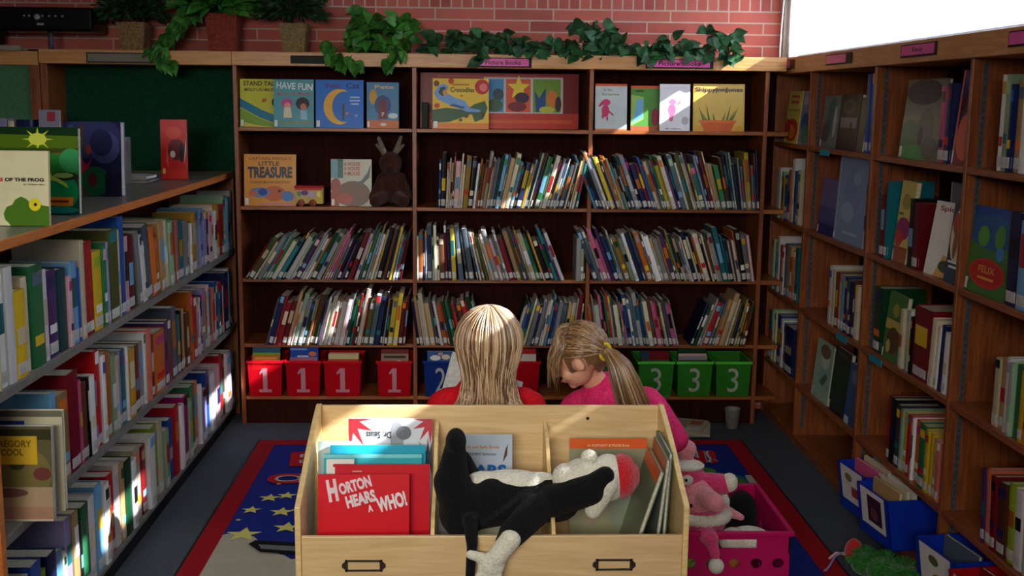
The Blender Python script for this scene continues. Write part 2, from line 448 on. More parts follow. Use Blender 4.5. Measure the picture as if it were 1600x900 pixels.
# sign holders on the trim (name, x0, x1, z0, z1, colour, text)
def sign(x0, x1, z0, z1, col, txt, label, right=False):
    wd = x1-x0; hh = z1-z0
    mb = MB()
    if not right:
        mt = Matrix.Translation((x0, D-0.0135, z0))
    else:
        mt = Matrix.Translation((1.651-0.0135, x1, z0)) @ Matrix.Rotation(-math.pi/2, 4, 'Z')
    mb.box((0, -0.003, -0.004), (wd, 0.0, hh+0.002), M('black') if col else M('dark grey'), mt)
    mt2 = mt @ Matrix.Translation((0, -0.003, 0))
    if col:
        sh = [('r', 0.02, 0.08, 0.95 if txt else 0.8, 0.95, col)]
        if txt: sh.append(('t', txt, 0.5, 0.5, 0.62 if len(txt) > 5 else 0.3, 0.5, (60, 20, 40)))
        art(mb, wd, hh, sh, mt2)
    else:
        art(mb, wd, hh, [('r', 0.02, 0.1, 0.98, 0.9, (128, 122, 108))], mt2)
    return tag(mb.build('shelf_sign'), label, 'sign')
PK = (232, 92, 168)
sign(0.010, 0.303, 1.893, 1.936, PK, 'Picture Books', 'pink shelf sign under the ivy on the middle bay trim')
sign(0.890, 1.240, 1.897, 1.940, PK, 'Picture Books', 'pink shelf sign on the right bay trim, partly in sunlight')
sign(-1.95, -1.60, 1.893, 1.940, None, '', 'grey empty sign strip above the dark green board')
o = MB().box((-0.925, D-0.016, 1.897), (-0.735, D-0.012, 1.938), M('black')).build('shelf_sign'); tag(o, 'black empty sign holder on trim beside the trailing pothos', 'sign')

# ================================================================== RIGHT BOOKCASE
XR = 1.651; XRB = 1.95
YD = [5.622, 4.708, 3.794, 2.88]
ZR = [1.516, 1.108, 0.710, 0.317]
rb = tag(empty('bookcase', (XR, 2.88, 0)), 'long oak bookcase along the right wall below the window', 'bookcase')
for y in YD+[6.255]:
    part(MB().box((XR, y-PT/2, 0), (XRB, y+PT/2, 1.875), OAK_V), 'upright', rb, 0.002)
part(MB().box((XR-0.012, 2.87, 1.885-0.01), (XRB+0.012, 6.268, 1.957), TRIM_Y), 'top_trim', rb, 0.003)
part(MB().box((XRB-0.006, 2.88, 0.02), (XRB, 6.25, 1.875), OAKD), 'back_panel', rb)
part(MB().box((XR+0.004, 2.89, 0), (XR+0.02, 6.24, 0.035), OAK_Y), 'base_board', rb)
edges = [6.255]+YD
for a, b in zip(edges[:-1], edges[1:]):
    for z in ZR+[0.045]:
        part(MB().box((XR+0.001, b+PT/2, z-0.022), (XRB-0.006, a-PT/2, z), OAK_Y), 'shelf', rb, 0.0015)
def standard(x, y, s):
    mb = MB().box((x, min(y, y+s*0.003), 0.08), (x+0.016, max(y, y+s*0.003), 1.86), STEEL)
    z = 0.1
    while z < 1.85:
        yy = y+s*0.0034
        mb.faces([(x+0.005, yy, z), (x+0.011, yy, z), (x+0.011, yy, z+0.012), (x+0.005, yy, z+0.012)], [(0, 1, 2, 3)], M('dark grey'))
        z += 0.025
    return mb
for y in YD[:4]:
    part(standard(XR+0.035, y-PT/2, -1), 'shelf_standard', rb)
for (y, w_, txt, lab) in ((6.04, 0.34, '', 'pink sign on the right trim nearest the corner'), (5.157, 0.36, '', 'pink sign on the right trim, second from the corner'), (4.23, 0.34, 'Easy', 'pink sign with dark lettering on the right trim, largest one in full view'), (3.40, 0.22, '', 'pink sign on the right trim, cut by the right edge')):
    sign(y-w_/2, y+w_/2, 1.90, 1.942, PK, txt, lab, True)
for (y, z, lab) in ((5.33, 1.505, 'teal shelf tag under the dark face-out books at right'), (4.94, 0.699, 'teal shelf tag on the right bookcase above the pale green book'), (4.5, 0.699, 'teal shelf tag on the right bookcase below the maroon book')):
    mb = MB().box((XR-0.004, y-0.07, z-0.022), (XR-0.0005, y+0.07, z+0.006), M((40, 140, 160)))
    tag(mb.build('shelf_tag'), lab, 'tag')

# ================================================================== LEFT LOW BOOKCASE
XL = -1.276; XLB = -1.98; YN = 3.0; YE = 6.19; ZT = 1.331
lb = tag(empty('bookcase', (XL, YN, 0)), 'low double-sided oak bookcase with a grey top on the left', 'bookcase')
part(MB().box((XLB, 2.2, ZT-0.028), (XL-0.012, YE-0.012, ZT-0.001), LAMIN), 'top_board', lb)
nb = MB()
nb.box((XL-0.012, 2.2, ZT-0.03), (XL, YE, ZT+0.001), NOSE).box((XLB, YE-0.012, ZT-0.03), (XL-0.012, YE, ZT+0.001), NOSE)
part(nb, 'nosing', lb, 0.004)
part(MB().box((XLB, YE-0.025, 0), (XL+0.002, YE-0.001, ZT-0.03), OAK_V), 'end_panel', lb, 0.003)
part(MB().box((XLB, YN-0.012, 0), (XL+0.006, YN+0.022, ZT-0.03), NOSE), 'upright', lb, 0.003)
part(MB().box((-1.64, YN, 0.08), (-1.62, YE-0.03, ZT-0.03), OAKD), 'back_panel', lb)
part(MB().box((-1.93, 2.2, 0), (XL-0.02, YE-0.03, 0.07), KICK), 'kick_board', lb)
part(MB().box((-1.95, 2.2, 0.07), (XL-0.004, YE-0.03, 0.086), METAL), 'shelf', lb)
for z in (0.925, 0.520):
    mb = MB().box((XLB+0.01, YN+0.022, z-0.03), (XL, YE-0.026, z), METAL)
    part(mb, 'shelf', lb, 0.002)

# ================================================================== BOOKS
def ccol(c, k=1.0):
    if isinstance(c, str): c = PAL[c]
    return tuple(max(4, min(250, int(v*k))) for v in c)
def book_mesh(t, h, d, c, deco=None, label=True, pages=True, lip=0.004):
    """spine at y=0 facing -y; boards on both sides; pages set in; returns (cover MB, page MB, label MB)"""
    cm = M(c, 0.35)
    cv = MB()
    bt = min(0.0022, t*0.2)
    n = 5
    arc = [(t/2-math.cos(math.pi*i/(n-1))*t/2, -math.sin(math.pi*i/(n-1))*min(0.004, t*0.25)) for i in range(n)]
    outer = [(0, d)]+arc+[(t, d)]
    inner = [(t-bt, d), (t-bt, bt), (bt, bt), (bt, d)]
    cv.prism(outer+inner, 2, 0, h, cm)
    ys = -min(0.004, t*0.25)
    if deco:
        for (z0, z1, col) in deco:
            a = arc[1:-1]
            pts = [(p[0], p[1]-0.0006) for p in a]
            co = [(p[0], p[1], z0*h) for p in pts]+[(p[0], p[1], z1*h) for p in pts]
            m_ = len(pts)
            cv.faces(co, [(i, i+1, m_+i+1, m_+i) for i in range(m_-1)], M(col, 0.35))
    pg = None
    if pages:
        pg = MB().box((bt, bt, lip), (t-bt, d-0.003, h-lip), PAPER)
    lb_ = None
    if label:
        hh = min(0.034, h*0.13)
        pts = [(p[0], p[1]-0.0012) for p in arc]
        pts[0] = (-0.0006, 0.004); pts[-1] = (t+0.0006, 0.004)
        z0 = 0.012
        co = [(p[0], p[1], z0) for p in pts]+[(p[0], p[1], z0+hh) for p in pts]
        m_ = len(pts)
        lb_ = (co, [(i, i+1, m_+i+1, m_+i) for i in range(m_-1)])
    return cv, pg, lb_
def put(o, base, facing, lean, t, tilt=0.0):
    """base = world point of the pivot corner; facing = rotation about z; lean = rotation towards +x local"""
    piv = Matrix.Translation((-t, 0, 0)) if lean >= 0 else Matrix.Identity(4)
    o.matrix_world = Matrix.Translation(base) @ Matrix.Rotation(facing, 4, 'Z') @ Matrix.Rotation(lean, 4, 'Y') @ piv
    return o
WORDS = ['', 'second', 'third', 'fourth', 'fifth', 'sixth', 'seventh', 'eighth', 'ninth', 'tenth', 'eleventh', 'twelfth', 'thirteenth', 'fourteenth', 'fifteenth', 'sixteenth', 'seventeenth', 'eighteenth', 'nineteenth', 'twentieth']
def lay(specs, start, step_vec, base0, facing, end=None):
    """specs: dicts with t,h,a(deg). yields spec, pivot world point"""
    out = []
    prev = None; R0 = start
    for s in specs:
        a = math.radians(s['a']); ta = math.tan(a)
        L0 = R0+0.0006+s.get('gap', 0)
        if prev:
            zm = min(prev['h']*math.cos(prev['ar']), s['h']*math.cos(a))
            L0 += max(0, zm*(math.tan(prev['ar'])-ta))
        wd = s['t']/math.cos(a)
        if end is not None and max(L0+wd, L0+wd+s['h']*math.sin(a)) > end: break
        R = L0+wd
        s['ar'] = a
        p = Vector(base0)+Vector(step_vec)*(R if a >= 0 else L0)
        out.append((s, p))
        prev = s; R0 = R
    return out
def spine_deco(c, r):
    out = []
    k = r.random()
    alt = r.choice(['white', 'cream', 'yellow', 'red', 'navy', 'teal', 'black', 'orange', 'light blue'])
    if alt == c: alt = 'cream'
    if k < 0.45:
        z0 = r.uniform(0.3, 0.5); out.append((z0, z0+r.uniform(0.15, 0.4), ccol(alt, r.uniform(0.7, 1))))
    elif k < 0.65:
        z0 = r.uniform(0.2, 0.3); out.append((z0, z0+0.1, ccol(alt))); out.append((0.8, 0.93, ccol(r.choice(list(PAL)))))
    elif k < 0.75:
        out.append((0.86, 0.985, ccol(alt)))
    return out
# ---- thin picture books in the back bookcase: individuals up to a limit, the least visible ones as one mass
BACKCOLS = ['cream']*7+['white']*5+['grey']*8+['steel grey']*6+['tan']*5+['light blue']*1+['navy']*3+['blue']*2+['teal']*2+['green']*2+['dark green']*2+['red']*2+['dark red']*3+['orange']*2+['yellow']+['golden']+['brown']*3+['purple']*2+['pink']+['black']*3+['pale green']+['olive']+['pale pink']
ROWN = {1: 'upper row', 2: 'middle row', 3: 'lower row'}
BAYN = ['left bay', 'middle bay', 'right bay']
r2 = random.Random(21)
def interp(pts, x):
    for (a, b) in zip(pts[:-1], pts[1:]):
        if x <= b[0]: return a[1]+(b[1]-a[1])*max(0, (x-a[0]))/(b[0]-a[0])
    return pts[-1][1]
runs = [  # bay, row, x start, x end, lean profile (x, deg), height range
 (1, 1, -0.175, 0.607, [(-0.18, 1), (0.0, 7), (0.15, 13), (0.40, 17), (0.50, 9), (0.6, 1)], (0.22, 0.285)),
 (2, 1, 0.640, 1.512, [(0.64, -22), (1.2, -17), (1.38, -6), (1.5, -1)], (0.22, 0.30)),
 (0, 2, -1.185, -0.312, [(-1.18, 33), (-0.9, 28), (-0.72, 18), (-0.5, 8), (-0.35, 1)], (0.23, 0.285)),
 (1, 2, -0.286, 0.500, [(-0.28, 0), (-0.12, -3), (0.0, -16), (0.5, -24)], (0.22, 0.285)),
 (1, 2, 0.548, 0.607, [(0, 0), (1, 0)], (0.21, 0.24)),
 (2, 2, 0.645, 1.512, [(0.64, -21), (1.2, -18), (1.45, -8)], (0.22, 0.285)),
 (0, 3, -1.085, -0.312, [(-1.08, 16), (-0.8, 14), (-0.55, 9), (-0.35, 3)], (0.23, 0.285)),
 (1, 3, -0.286, 0.10, [(-0.28, -8), (0.1, -19)], (0.22, 0.27)),
 (1, 3, 0.215, 0.607, [(0.2, 17), (0.45, 8), (0.58, 3)], (0.22, 0.27)),
 (2, 3, 0.640, 1.13, [(0.64, -8), (1.15, -15)], (0.22, 0.275)),
 (2, 3, 1.165, 1.512, [(1.16, 20), (1.35, 14), (1.5, 6)], (0.22, 0.275)),
]
LEVEL = {1: ZB[1], 2: ZB[2], 3: ZB[3]}
def nthw(n): return WORDS[n-1] if 1 < n <= 20 else ('first' if n == 1 else '%dth' % n)
cnt = {}
defs = []
for (bay, row, xs, xe, prof, hr) in runs:
    specs = []; x = xs
    while x < xe+0.05:
        t = r2.choice([0.007, 0.008, 0.010, 0.011, 0.013, 0.016, 0.021, 0.024])*1.08
        specs.append(dict(t=t, h=r2.uniform(*hr) if r2.random() < 0.88 else hr[1]+r2.uniform(0, .02), a=interp(prof, x), c=r2.choice(BACKCOLS)))
        x += t
    for s, p in lay(specs, xs, (1, 0, 0), (0, D-0.036, LEVEL[row]+0.001), 0, xe):
        c = s['c']; key = (bay, row, c); cnt[key] = cnt.get(key, 0)+1
        vis = s['t']*s['h']
        if row == 3 and bay == 1 and (-0.02 < p.x < 0.19): vis *= .05
        if row == 3 and 0.30 < p.x < 0.50: vis *= .5
        cc = ccol(c, r2.uniform(0.7, 1.05)); g_ = sum(cc)/3; cc = tuple(int(round((v*.82+g_*.18)/8)*8) for v in cc)
        defs.append((vis, s, p+Vector((0, r2.uniform(-0.012, 0.010), 0)), bay, row, cnt[key], cc, r2.uniform(0.19, 0.23), spine_deco(c, r2), r2.random() < 0.8))
order = sorted(range(len(defs)), key=lambda i: -defs[i][0])
single = set(order[:298])
mass = MB()
for i, (vis, s, p, bay, row, nth, cc, d, deco, lab_) in enumerate(defs):
    cv, pg, lb_ = book_mesh(s['t'], s['h'], d, cc, deco, lab_)
    bt = min(0.0022, s['t']*0.2)
    cv.box((bt, bt, 0.002), (s['t']-bt, d-0.003, s['h']-0.002), PAPER)
    if lb_: cv.faces(lb_[0], lb_[1], LABELM)
    if i in single:
        o = cv.build('picture_book'); put(o, p, 0, s['ar'], s['t'])
        tag(o, 'thin %s picture book, %s such from left, %s, %s, back bookcase' % (s['c'], nthw(nth), ROWN[row], BAYN[bay]), 'book', 'picture books in the %s, %s' % (ROWN[row], BAYN[bay]))
    else:
        piv = Matrix.Translation((-s['t'], 0, 0)) if s['ar'] >= 0 else Matrix.Identity(4)
        mt = Matrix.Translation(p) @ Matrix.Rotation(s['ar'], 4, 'Y') @ piv
        vm = {}
        for f in cv.bm.faces:
            vs = []
            for v in f.verts:
                if v not in vm: vm[v] = mass.bm.verts.new(mt @ v.co)
                vs.append(vm[v])
            try:
                nf = mass.bm.faces.new(vs); nf.material_index = mass.mi(cv.mats[f.material_index])
            except ValueError: pass
        cv.bm.free()
print('PICTURE BOOKS', len(defs))
tag(mass.build('picture_book_filler', weld=False), 'the thinnest picture books squeezed among the others on the back bookcase', 'books', kind='stuff')

# ---- rows of hardcover books with their own page block and spine label
def full_book(name, t, h, d, c, deco, label, mtx, lab, group=None):
    cv, pg, lb_ = book_mesh(t, h, d, c, deco, label)
    o = cv.build(name)
    o.matrix_world = mtx
    tag(o, lab, 'book', group)
    p = pg.build('page_block', o); 
    if lb_:
        m_ = MB().faces(lb_[0], lb_[1], LABELM); m_.build('spine_label', o)
    return o
r3 = random.Random(5)
def row_books(items, start, step, base, facing, end, place, group, dep=(0.17, 0.22), jig=0.012, fill=False):
    """items: (colour, thickness, height, lean)"""
    count = {}
    if fill:
        out = []
        for n_, i in enumerate(items):
            if i[1] > 0.075 and i[0] not in ('orange', 'olive') and n_ > 2:
                other = r3.choice(['white', 'cream', 'tan', 'grey', 'light blue', 'steel grey', 'brown', 'navy', 'salmon', 'pale green', 'dark red', 'teal'])
                out.append((i[0], i[1]*.55)+tuple(i[2:])); out.append((other, i[1]*.40, i[2]*r3.uniform(.8, 1.0))+tuple(i[3:]))
            else: out.append((i[0], i[1], i[2]*r3.uniform(.93, 1.0))+tuple(i[3:]))
            if n_ > 3 and r3.random() < .25: out.append((r3.choice(['white', 'cream', 'grey', 'pale pink', 'black', 'blue', 'lavender']), r3.uniform(.014, .024), i[2]*r3.uniform(.8, .98))+tuple(i[3:]))
        items = out
        k = (end-start-0.03)/sum(i[1]*1.012+0.0006 for i in items)
        items = [(i[0], i[1]*k)+tuple(i[2:]) for i in items]
    specs = [dict(t=i[1], h=i[2], a=i[3] if len(i) > 3 else 0, c=i[0], gap=i[4] if len(i) > 4 else 0) for i in items]
    for s, p in lay(specs, start, step, base, facing, end):
        c = s['c']; count[c] = count.get(c, 0)+1
        total = sum(1 for q in specs if q['c'] == c)
        d = r3.uniform(*dep)
        inward = Matrix.Rotation(facing, 3, 'Z') @ Vector((0, 1, 0))
        pt = p+inward*r3.uniform(0, jig)
        piv = Matrix.Translation((-s['t'], 0, 0)) if s['ar'] >= 0 else Matrix.Identity(4)
        mt = Matrix.Translation(pt) @ Matrix.Rotation(facing, 4, 'Z') @ Matrix.Rotation(s['ar'], 4, 'Y') @ piv
        cc = tuple(int(round(v/6)*6) for v in ccol(c, r3.uniform(0.78, 1.0)))
        size = 'thick ' if s['t'] > 0.05 else ('thin ' if s['t'] < 0.02 else '')
        w_ = '' if total == 1 else ', %s%s one' % ((WORDS[count[c]-1]+' ') if count[c] > 1 else 'first ', c)
        full_book('book', s['t'], s['h'], d, cc, spine_deco(c, r3), r3.random() < 0.85, mt, '%s%s spined book%s %s' % (size, c, w_, place), group)
# left bookcase: local x -> +Y world, spine towards +X
LF = math.pi/2
row1 = [('white', .035, .33), ('white', .04, .335), ('yellow', .062, .255), ('cream', .035, .28), ('green', .075, .31), ('white', .028, .30), ('purple', .062, .27), ('dark teal', .064, .262), ('light blue', .05, .285), ('cream', .028, .33), ('red', .072, .335), ('yellow', .066, .29), ('green', .03, .31), ('olive', .085, .33), ('blue', .045, .375), ('pale pink', .042, .30), ('dark red', .055, .285),
 ('grey', .03, .29, -9), ('white', .03, .28, -9), ('steel grey', .06, .30, -9), ('orange', .05, .285, -8), ('orange', .04, .25, -8), ('tan', .055, .30, -6), ('cream', .05, .30, -5), ('pale green', .045, .29, -4), ('green', .03, .285, -3), ('salmon', .04, .28, -2),
 ('teal', .06, .27, 0), ('grey', .10, .25, 0), ('golden', .11, .275, 0), ('light blue', .04, .29), ('lavender', .08, .26, 0), ('pale pink', .05, .25), ('cream', .09, .27, 0), ('golden', .07, .28), ('dark red', .035, .27), ('pale green', .05, .31), ('light blue', .04, .30), ('white', .03, .32)]
row_books(row1, YN+0.09, (0, 1, 0), (XL-0.004, 0, 0.926), LF, YE-0.03, 'on low left bookcase, top shelf', 'books on the top shelf of the low bookcase', fill=True)
row2_ = [('light blue', .04, .30), ('tan', .075, .29), ('dark red', .085, .33), ('pink', .02, .30), ('brown', .045, .28), ('white', .045, .29), ('red', .085, .34), ('orange', .06, .32), ('pale green', .08, .29), ('teal', .05, .30), ('golden', .07, .28), ('brown', .06, .27), ('grey', .05, .26), ('white', .03, .30), ('salmon', .09, .29), ('orange', .13, .27), ('purple', .05, .285), ('brown', .05, .27), ('steel grey', .13, .31), ('tan', .11, .27), ('orange', .05, .34), ('red', .10, .29), ('navy', .03, .28), ('lavender', .10, .30), ('pale pink', .09, .30), ('salmon', .05, .28), ('blue', .08, .29), ('red', .07, .28), ('navy', .07, .31), ('white', .04, .32), ('teal', .04, .28)]
row_books(row2_, 3.44, (0, 1, 0), (XL-0.004, 0, 0.521), LF, YE-0.03, 'on low left bookcase, middle shelf', 'books on the middle shelf of the low bookcase', fill=True)
row3_ = [('white', .07, .26), ('blue', .05, .27), ('lime', .04, .22), ('navy', .05, .25), ('light blue', .04, .23), ('lavender', .04, .30), ('tan', .035, .31), ('black', .02, .27), ('green', .05, .30), ('white', .05, .31), ('light blue', .09, .31), ('red', .05, .30), ('white', .08, .315), ('dark green', .10, .29), ('cream', .11, .29), ('white', .06, .30), ('lime', .06, .31), ('cream', .10, .30), ('blue', .05, .28), ('red', .06, .315), ('white', .035, .30), ('magenta', .10, .31), ('green', .12, .32), ('lavender', .06, .27), ('blue', .08, .32), ('white', .09, .29), ('pale pink', .06, .30), ('red', .09, .33), ('white', .07, .33), ('grey', .05, .30)]
row_books(row3_, 3.12, (0, 1, 0), (XL-0.004, 0, 0.087), LF, YE-0.03, 'on low left bookcase, bottom shelf', 'books on the bottom shelf of the low bookcase', jig=0.02, fill=True)

# right bookcase: local x -> -Y world, spine towards -X
RF = -math.pi/2
def rrow(items, y, z, end, place, group, x=XR+0.012, jig=0.012):
    row_books(items, -y, (0, -1, 0), (x, 0, z+0.001), RF, -end, place, group, (0.16, 0.22), jig)
rrow([('cream', .05, .26), ('white', .05, .27), ('pale green', .04, .25), ('golden', .05, .23), ('blue', .06, .24), ('orange', .045, .27), ('white', .05, .33), ('steel grey', .04, .27), ('blue', .04, .26), ('cream', .05, .28)], 6.23, ZR[1], 5.64, 'in the corner bay, upper row', 'books in the corner bay')
rrow([('pale green', .05, .27), ('cream', .06, .26), ('white', .05, .3), ('salmon', .05, .26), ('white', .05, .25), ('steel grey', .04, .28), ('tan', .06, .27), ('orange', .05, .22), ('pale pink', .04, .26), ('teal', .05, .28)], 6.23, ZR[2], 5.64, 'in the corner bay, middle row', 'books in the corner bay')
rrow([('teal', .06, .27), ('pale green', .04, .28), ('cream', .04, .27), ('blue', .09, .27), ('white', .05, .26), ('light blue', .05, .25), ('navy', .16, .25)], 6.23, ZR[3], 5.64, 'in the corner bay, lowest row', 'books in the corner bay')
rrow([('white', .045, .27), ('cream', .045, .26), ('brown', .05, .255), ('tan', .03, .25), ('light blue', .04, .25), ('navy', .04, .25), ('steel grey', .045, .245), ('navy', .03, .24), ('brown', .03, .25), ('cream', .05, .235)], 5.21, ZR[2], 4.725, 'in bay beside the corner bay', 'books in the bay beside the corner')
rrow([('blue', .05, .33), ('blue', .05, .335)], 4.855, ZR[0], 4.725, 'standing tall at top of right bookcase', None)
rrow([('cream', .03, .24), ('brown', .03, .28)], 4.80, ZR[1], 4.725, 'at end behind the big pale blue book', None)
rrow([('pink', .05, .27), ('navy', .05, .28)], 4.07, ZR[0], 3.95, 'beside the red face-out book, right bookcase', None)
rrow([('dark red', .05, .25), ('teal', .03, .31)], 4.59, ZR[1], 4.48, 'left of the yellow flowered book, right bookcase', None)
rrow([('black', .055, .26), ('dark red', .06, .25)], 4.30, ZR[1], 4.17, 'between the flowered and white books, right bookcase', None)
rrow([('dark green', .09, .27)], 4.62, ZR[2], 4.50, 'left of the green face-out book, right bookcase', None)
rrow([('cream', .04, .23), ('pale green', .03, .23), ('white', .03, .24), ('black', .02, .22), ('dark red', .16, .27), ('cream', .045, .25, 4), ('white', .03, .23, 4), ('navy', .03, .24, 3), ('white', .04, .22, 2)], 4.30, ZR[2], 3.80, 'in row with the maroon book, right bookcase', 'books in the row with the maroon book')
rrow([('dark red', .03, .26), ('black', .05, .26), ('dark grey', .045, .25), ('pale green', .03, .24), ('yellow', .035, .235), ('red', .03, .235), ('pink', .03, .23), ('white', .02, .24), ('orange', .05, .24), ('green', .06, .24), ('yellow', .035, .235), ('yellow', .03, .23), ('tan', .035, .22), ('salmon', .035, .22), ('navy', .035, .23), ('grey', .03, .225)], 4.37, ZR[3], 3.80, 'in bright row above the blue bins', 'bright books in the row above the blue bins')
rrow([('white', .035, .30), ('pale green', .035, .30), ('navy', .03, .27), ('tan', .045, .28), ('white', .04, .26), ('cream', .05, .25)], 3.60, ZR[0], 3.30, 'at top right of the right bookcase', 'books at the top right of the picture')
rrow([('navy', .08, .29), ('light blue', .07, .27), ('red', .05, .27)], 3.47, ZR[1], 3.2, 'right of the green face-out cover, right bookcase', None)
rrow([('cream', .04, .22), ('tan', .04, .23), ('white', .03, .24), ('pale green', .03, .23), ('green', .04, .23), ('yellow', .03, .22), ('orange', .03, .21), ('white', .04, .23), ('black', .03, .22)], 3.50, ZR[2], 3.15, 'at right edge, second lowest row', 'books at the right edge, second lowest row')
rrow([('purple', .03, .24, -5), ('salmon', .035, .25, -5), ('dark red', .04, .24, -5), ('brown', .06, .235, -4), ('lime', .05, .25, -4), ('white', .05, .25, -4), ('cream', .04, .24, -4), ('navy', .04, .22, -3)], 3.50, ZR[3], 3.1, 'at right edge of photo, lowest row', 'books at the right edge, lowest row')

# ---- books that show their front cover
def cover_book(W, H, T, mtx, back, shapes, label, name='book', cat='book', group=None, pages=True):
    mb = MB()
    cm = M(back, 0.35)
    mb.box((0, 0, 0), (W, 0.0022, H), cm).box((0, T-0.0022, 0), (W, T, H), cm).box((0, 0.0022, 0), (0.0022, T-0.0022, H), cm)
    art(mb, W, H, shapes, None)
    o = mb.build(name, weld=False)
    o.matrix_world = mtx
    tag(o, label, cat, group)
    MB().box((0.0022, 0.0022, 0.003), (W-0.003, T-0.0022, H-0.003), PAPER).build('page_block', o)
    return o
def faceout(x, y, z, W, H, T, back, shapes, label, rz=0, tilt=6, **k):
    """stands on z, front towards -Y, leaning back by tilt degrees"""
    mt = Matrix.Translation((x, y, z+0.0008)) @ Matrix.Rotation(math.radians(rz), 4, 'Z') @ Matrix.Rotation(math.radians(-tilt), 4, 'X')
    return cover_book(W, H, T, mt, back, shapes, label, **k)
def faceright(y, z, W, H, T, back, shapes, label, tilt=5, x=XR+0.02, rz=0, **k):
    """front towards -X in the right bookcase; y = its far (left in photo) edge"""
    mt = Matrix.Translation((x, y, z+0.0008)) @ Matrix.Rotation(-math.pi/2+math.radians(rz), 4, 'Z') @ Matrix.Rotation(math.radians(-tilt), 4, 'X')
    return cover_book(W, H, T, mt, back, shapes, label, **k)
LBL = ('r', 0.02, 0.02, 0.09, 0.15, (226, 224, 218))
# top shelf, left bay
z1 = ZB[0]
faceout(-1.195, D+0.02, z1, 0.20, 0.245, 0.012, (196, 196, 60), [('r', 0, 0, 1, 1, (198, 196, 58)), ('p', [(0, .42), (0, .6), (.55, .36), (1, .22), (1, .05), (.5, .2)], (24, 120, 150)), ('p', [(0, .4), (.5, .18), (1, .03), (1, 0), (0, 0)], (120, 160, 50)), ('p', [(0.1, .1), (.5, .03), (1, 0), (0.1, 0)], (214, 190, 80)), ('e', .95, .52, .14, .11, (24, 22, 24)), ('e', .62, .56, .07, .04, (190, 90, 40), 30), ('t', 'STAND TALL', .52, .91, .86, .1, (60, 56, 34)), ('t', 'MOLLY LOU MELON', .52, .78, .8, .06, (60, 56, 34)), LBL], 'green and yellow picture book with blue stream, leftmost on the top shelf')
faceout(-1.02, D+0.005, z1, 0.205, 0.245, 0.012, (84, 158, 170), [('r', 0, 0, 1, 1, (84, 160, 170)), ('t', 'HAVE FUN', .52, .86, .9, .14, (232, 232, 228), -3), ('t', 'MOLLY LOU MELON', .5, .70, .84, .06, (190, 80, 80)), ('e', .33, .5, .14, .1, (200, 70, 140)), ('e', .34, .46, .08, .06, (224, 160, 130)), ('p', [(.26, .42), (.42, .42), (.46, .2), (.24, .2)], (226, 210, 180)), ('e', .72, .5, .17, .13, (44, 24, 40)), ('e', .74, .43, .08, .07, (200, 120, 90)), ('p', [(.66, .36), (.82, .36), (.84, .16), (.68, .16)], (150, 190, 210)), ('r', .05, .06, .95, .13, (120, 150, 130)), LBL], 'teal picture book with two wild-haired children between yellow and blue ones')
moon = [(0.50+0.37*math.cos(math.radians(a))*0.9, 0.44+0.37*math.sin(math.radians(a))) for a in range(70, 292, 12)]+[(0.60+0.30*math.cos(math.radians(a))*0.85, 0.44+0.32*math.sin(math.radians(a))) for a in range(288, 68, -12)]
faceout(-0.805, D-0.002, z1, 0.245, 0.245, 0.012, (20, 108, 196), [('r', 0, 0, 1, 1, (20, 110, 200)), ('p', moon, (232, 170, 50)), ('r', .56, .17, .6, .5, (80, 60, 40)), ('t', 'Cat', .78, .88, .28, .12, (24, 34, 90)), ('t', 'Pete', .36, .88, .3, .1, (90, 50, 130)), ('r', 0.720, 0.625, 0.920, 0.655, (170, 200, 230)), ('r', 0.710, 0.555, 0.930, 0.585, (170, 200, 230)), ('r', 0.740, 0.485, 0.900, 0.515, (170, 200, 230)), ('e', .66, .3, .03, .03, (220, 120, 60)), ('e', .85, .26, .03, .03, (120, 180, 220)), LBL], 'bright blue picture book with a large golden crescent moon')
faceout(-0.545, D+0.02, z1, 0.165, 0.235, 0.012, (60, 120, 160), [('r', 0, 0, 1, 1, (70, 130, 170)), ('r', 0, 0, 1, .17, (206, 106, 50)), ('e', .2, .68, .12, .17, (200, 150, 50)), ('e', .5, .5, .26, .22, (40, 80, 130)), ('p', [(.36, .2), (.64, .2), (.6, .62), (.4, .62)], (120, 30, 40)), ('t', '7', .5, .3, .1, .08, (230, 230, 230)), ('e', .82, .27, .15, .06, (200, 214, 214)), ('e', .52, .08, .1, .035, (220, 214, 206)), ('t', 'Pete', .55, .9, .6, .08, (220, 180, 120)), LBL], 'small blue picture book with orange ground, rightmost in the left bay top')
# top shelf, middle bay: big red poster behind
red_shapes = [('r', 0, 0, 1, 1, (128, 14, 22)), ('r', 0, 0, 1, .28, (190, 50, 34)), ('r', .02, .1, .96, .16, (206, 80, 40)), ('r', .1, .92, .9, .96, (170, 40, 40)),
 ('r', .40, .28, .9, .93, (196, 190, 190)), ('r', .41, .30, .525, .90, (60, 140, 190)), ('e', .49, .62, .035, .11, (40, 70, 80)), ('e', .47, .42, .05, .12, (50, 90, 60)),
 ('r', .54, .30, .695, .90, (214, 84, 50)), ('p', star(.62, .74, .075, 1, .33), (232, 206, 60)), ('e', .64, .56, .045, .1, (60, 30, 60)), ('e', .61, .4, .06, .09, (120, 24, 40)),
 ('r', .71, .30, .885, .90, (110, 150, 50)), ('p', [(.73, .3), (.72, .7), (.75, .55), (.79, .75), (.79, .35)], (36, 70, 130)), ('e', .83, .55, .035, .16, (210, 120, 50)), ('e', .87, .45, .02, .14, (60, 40, 40)), ('e', .80, .35, .05, .06, (190, 190, 60)),
 ('r', 0.530, 0.961, 0.730, 0.979, (150, 60, 50))]
faceout(-0.275, D+0.16, z1, 0.84, 0.29, 0.006, (140, 24, 30), red_shapes, 'wide dark red poster with three framed pictures behind the crocodile book', tilt=4, name='poster', cat='poster')
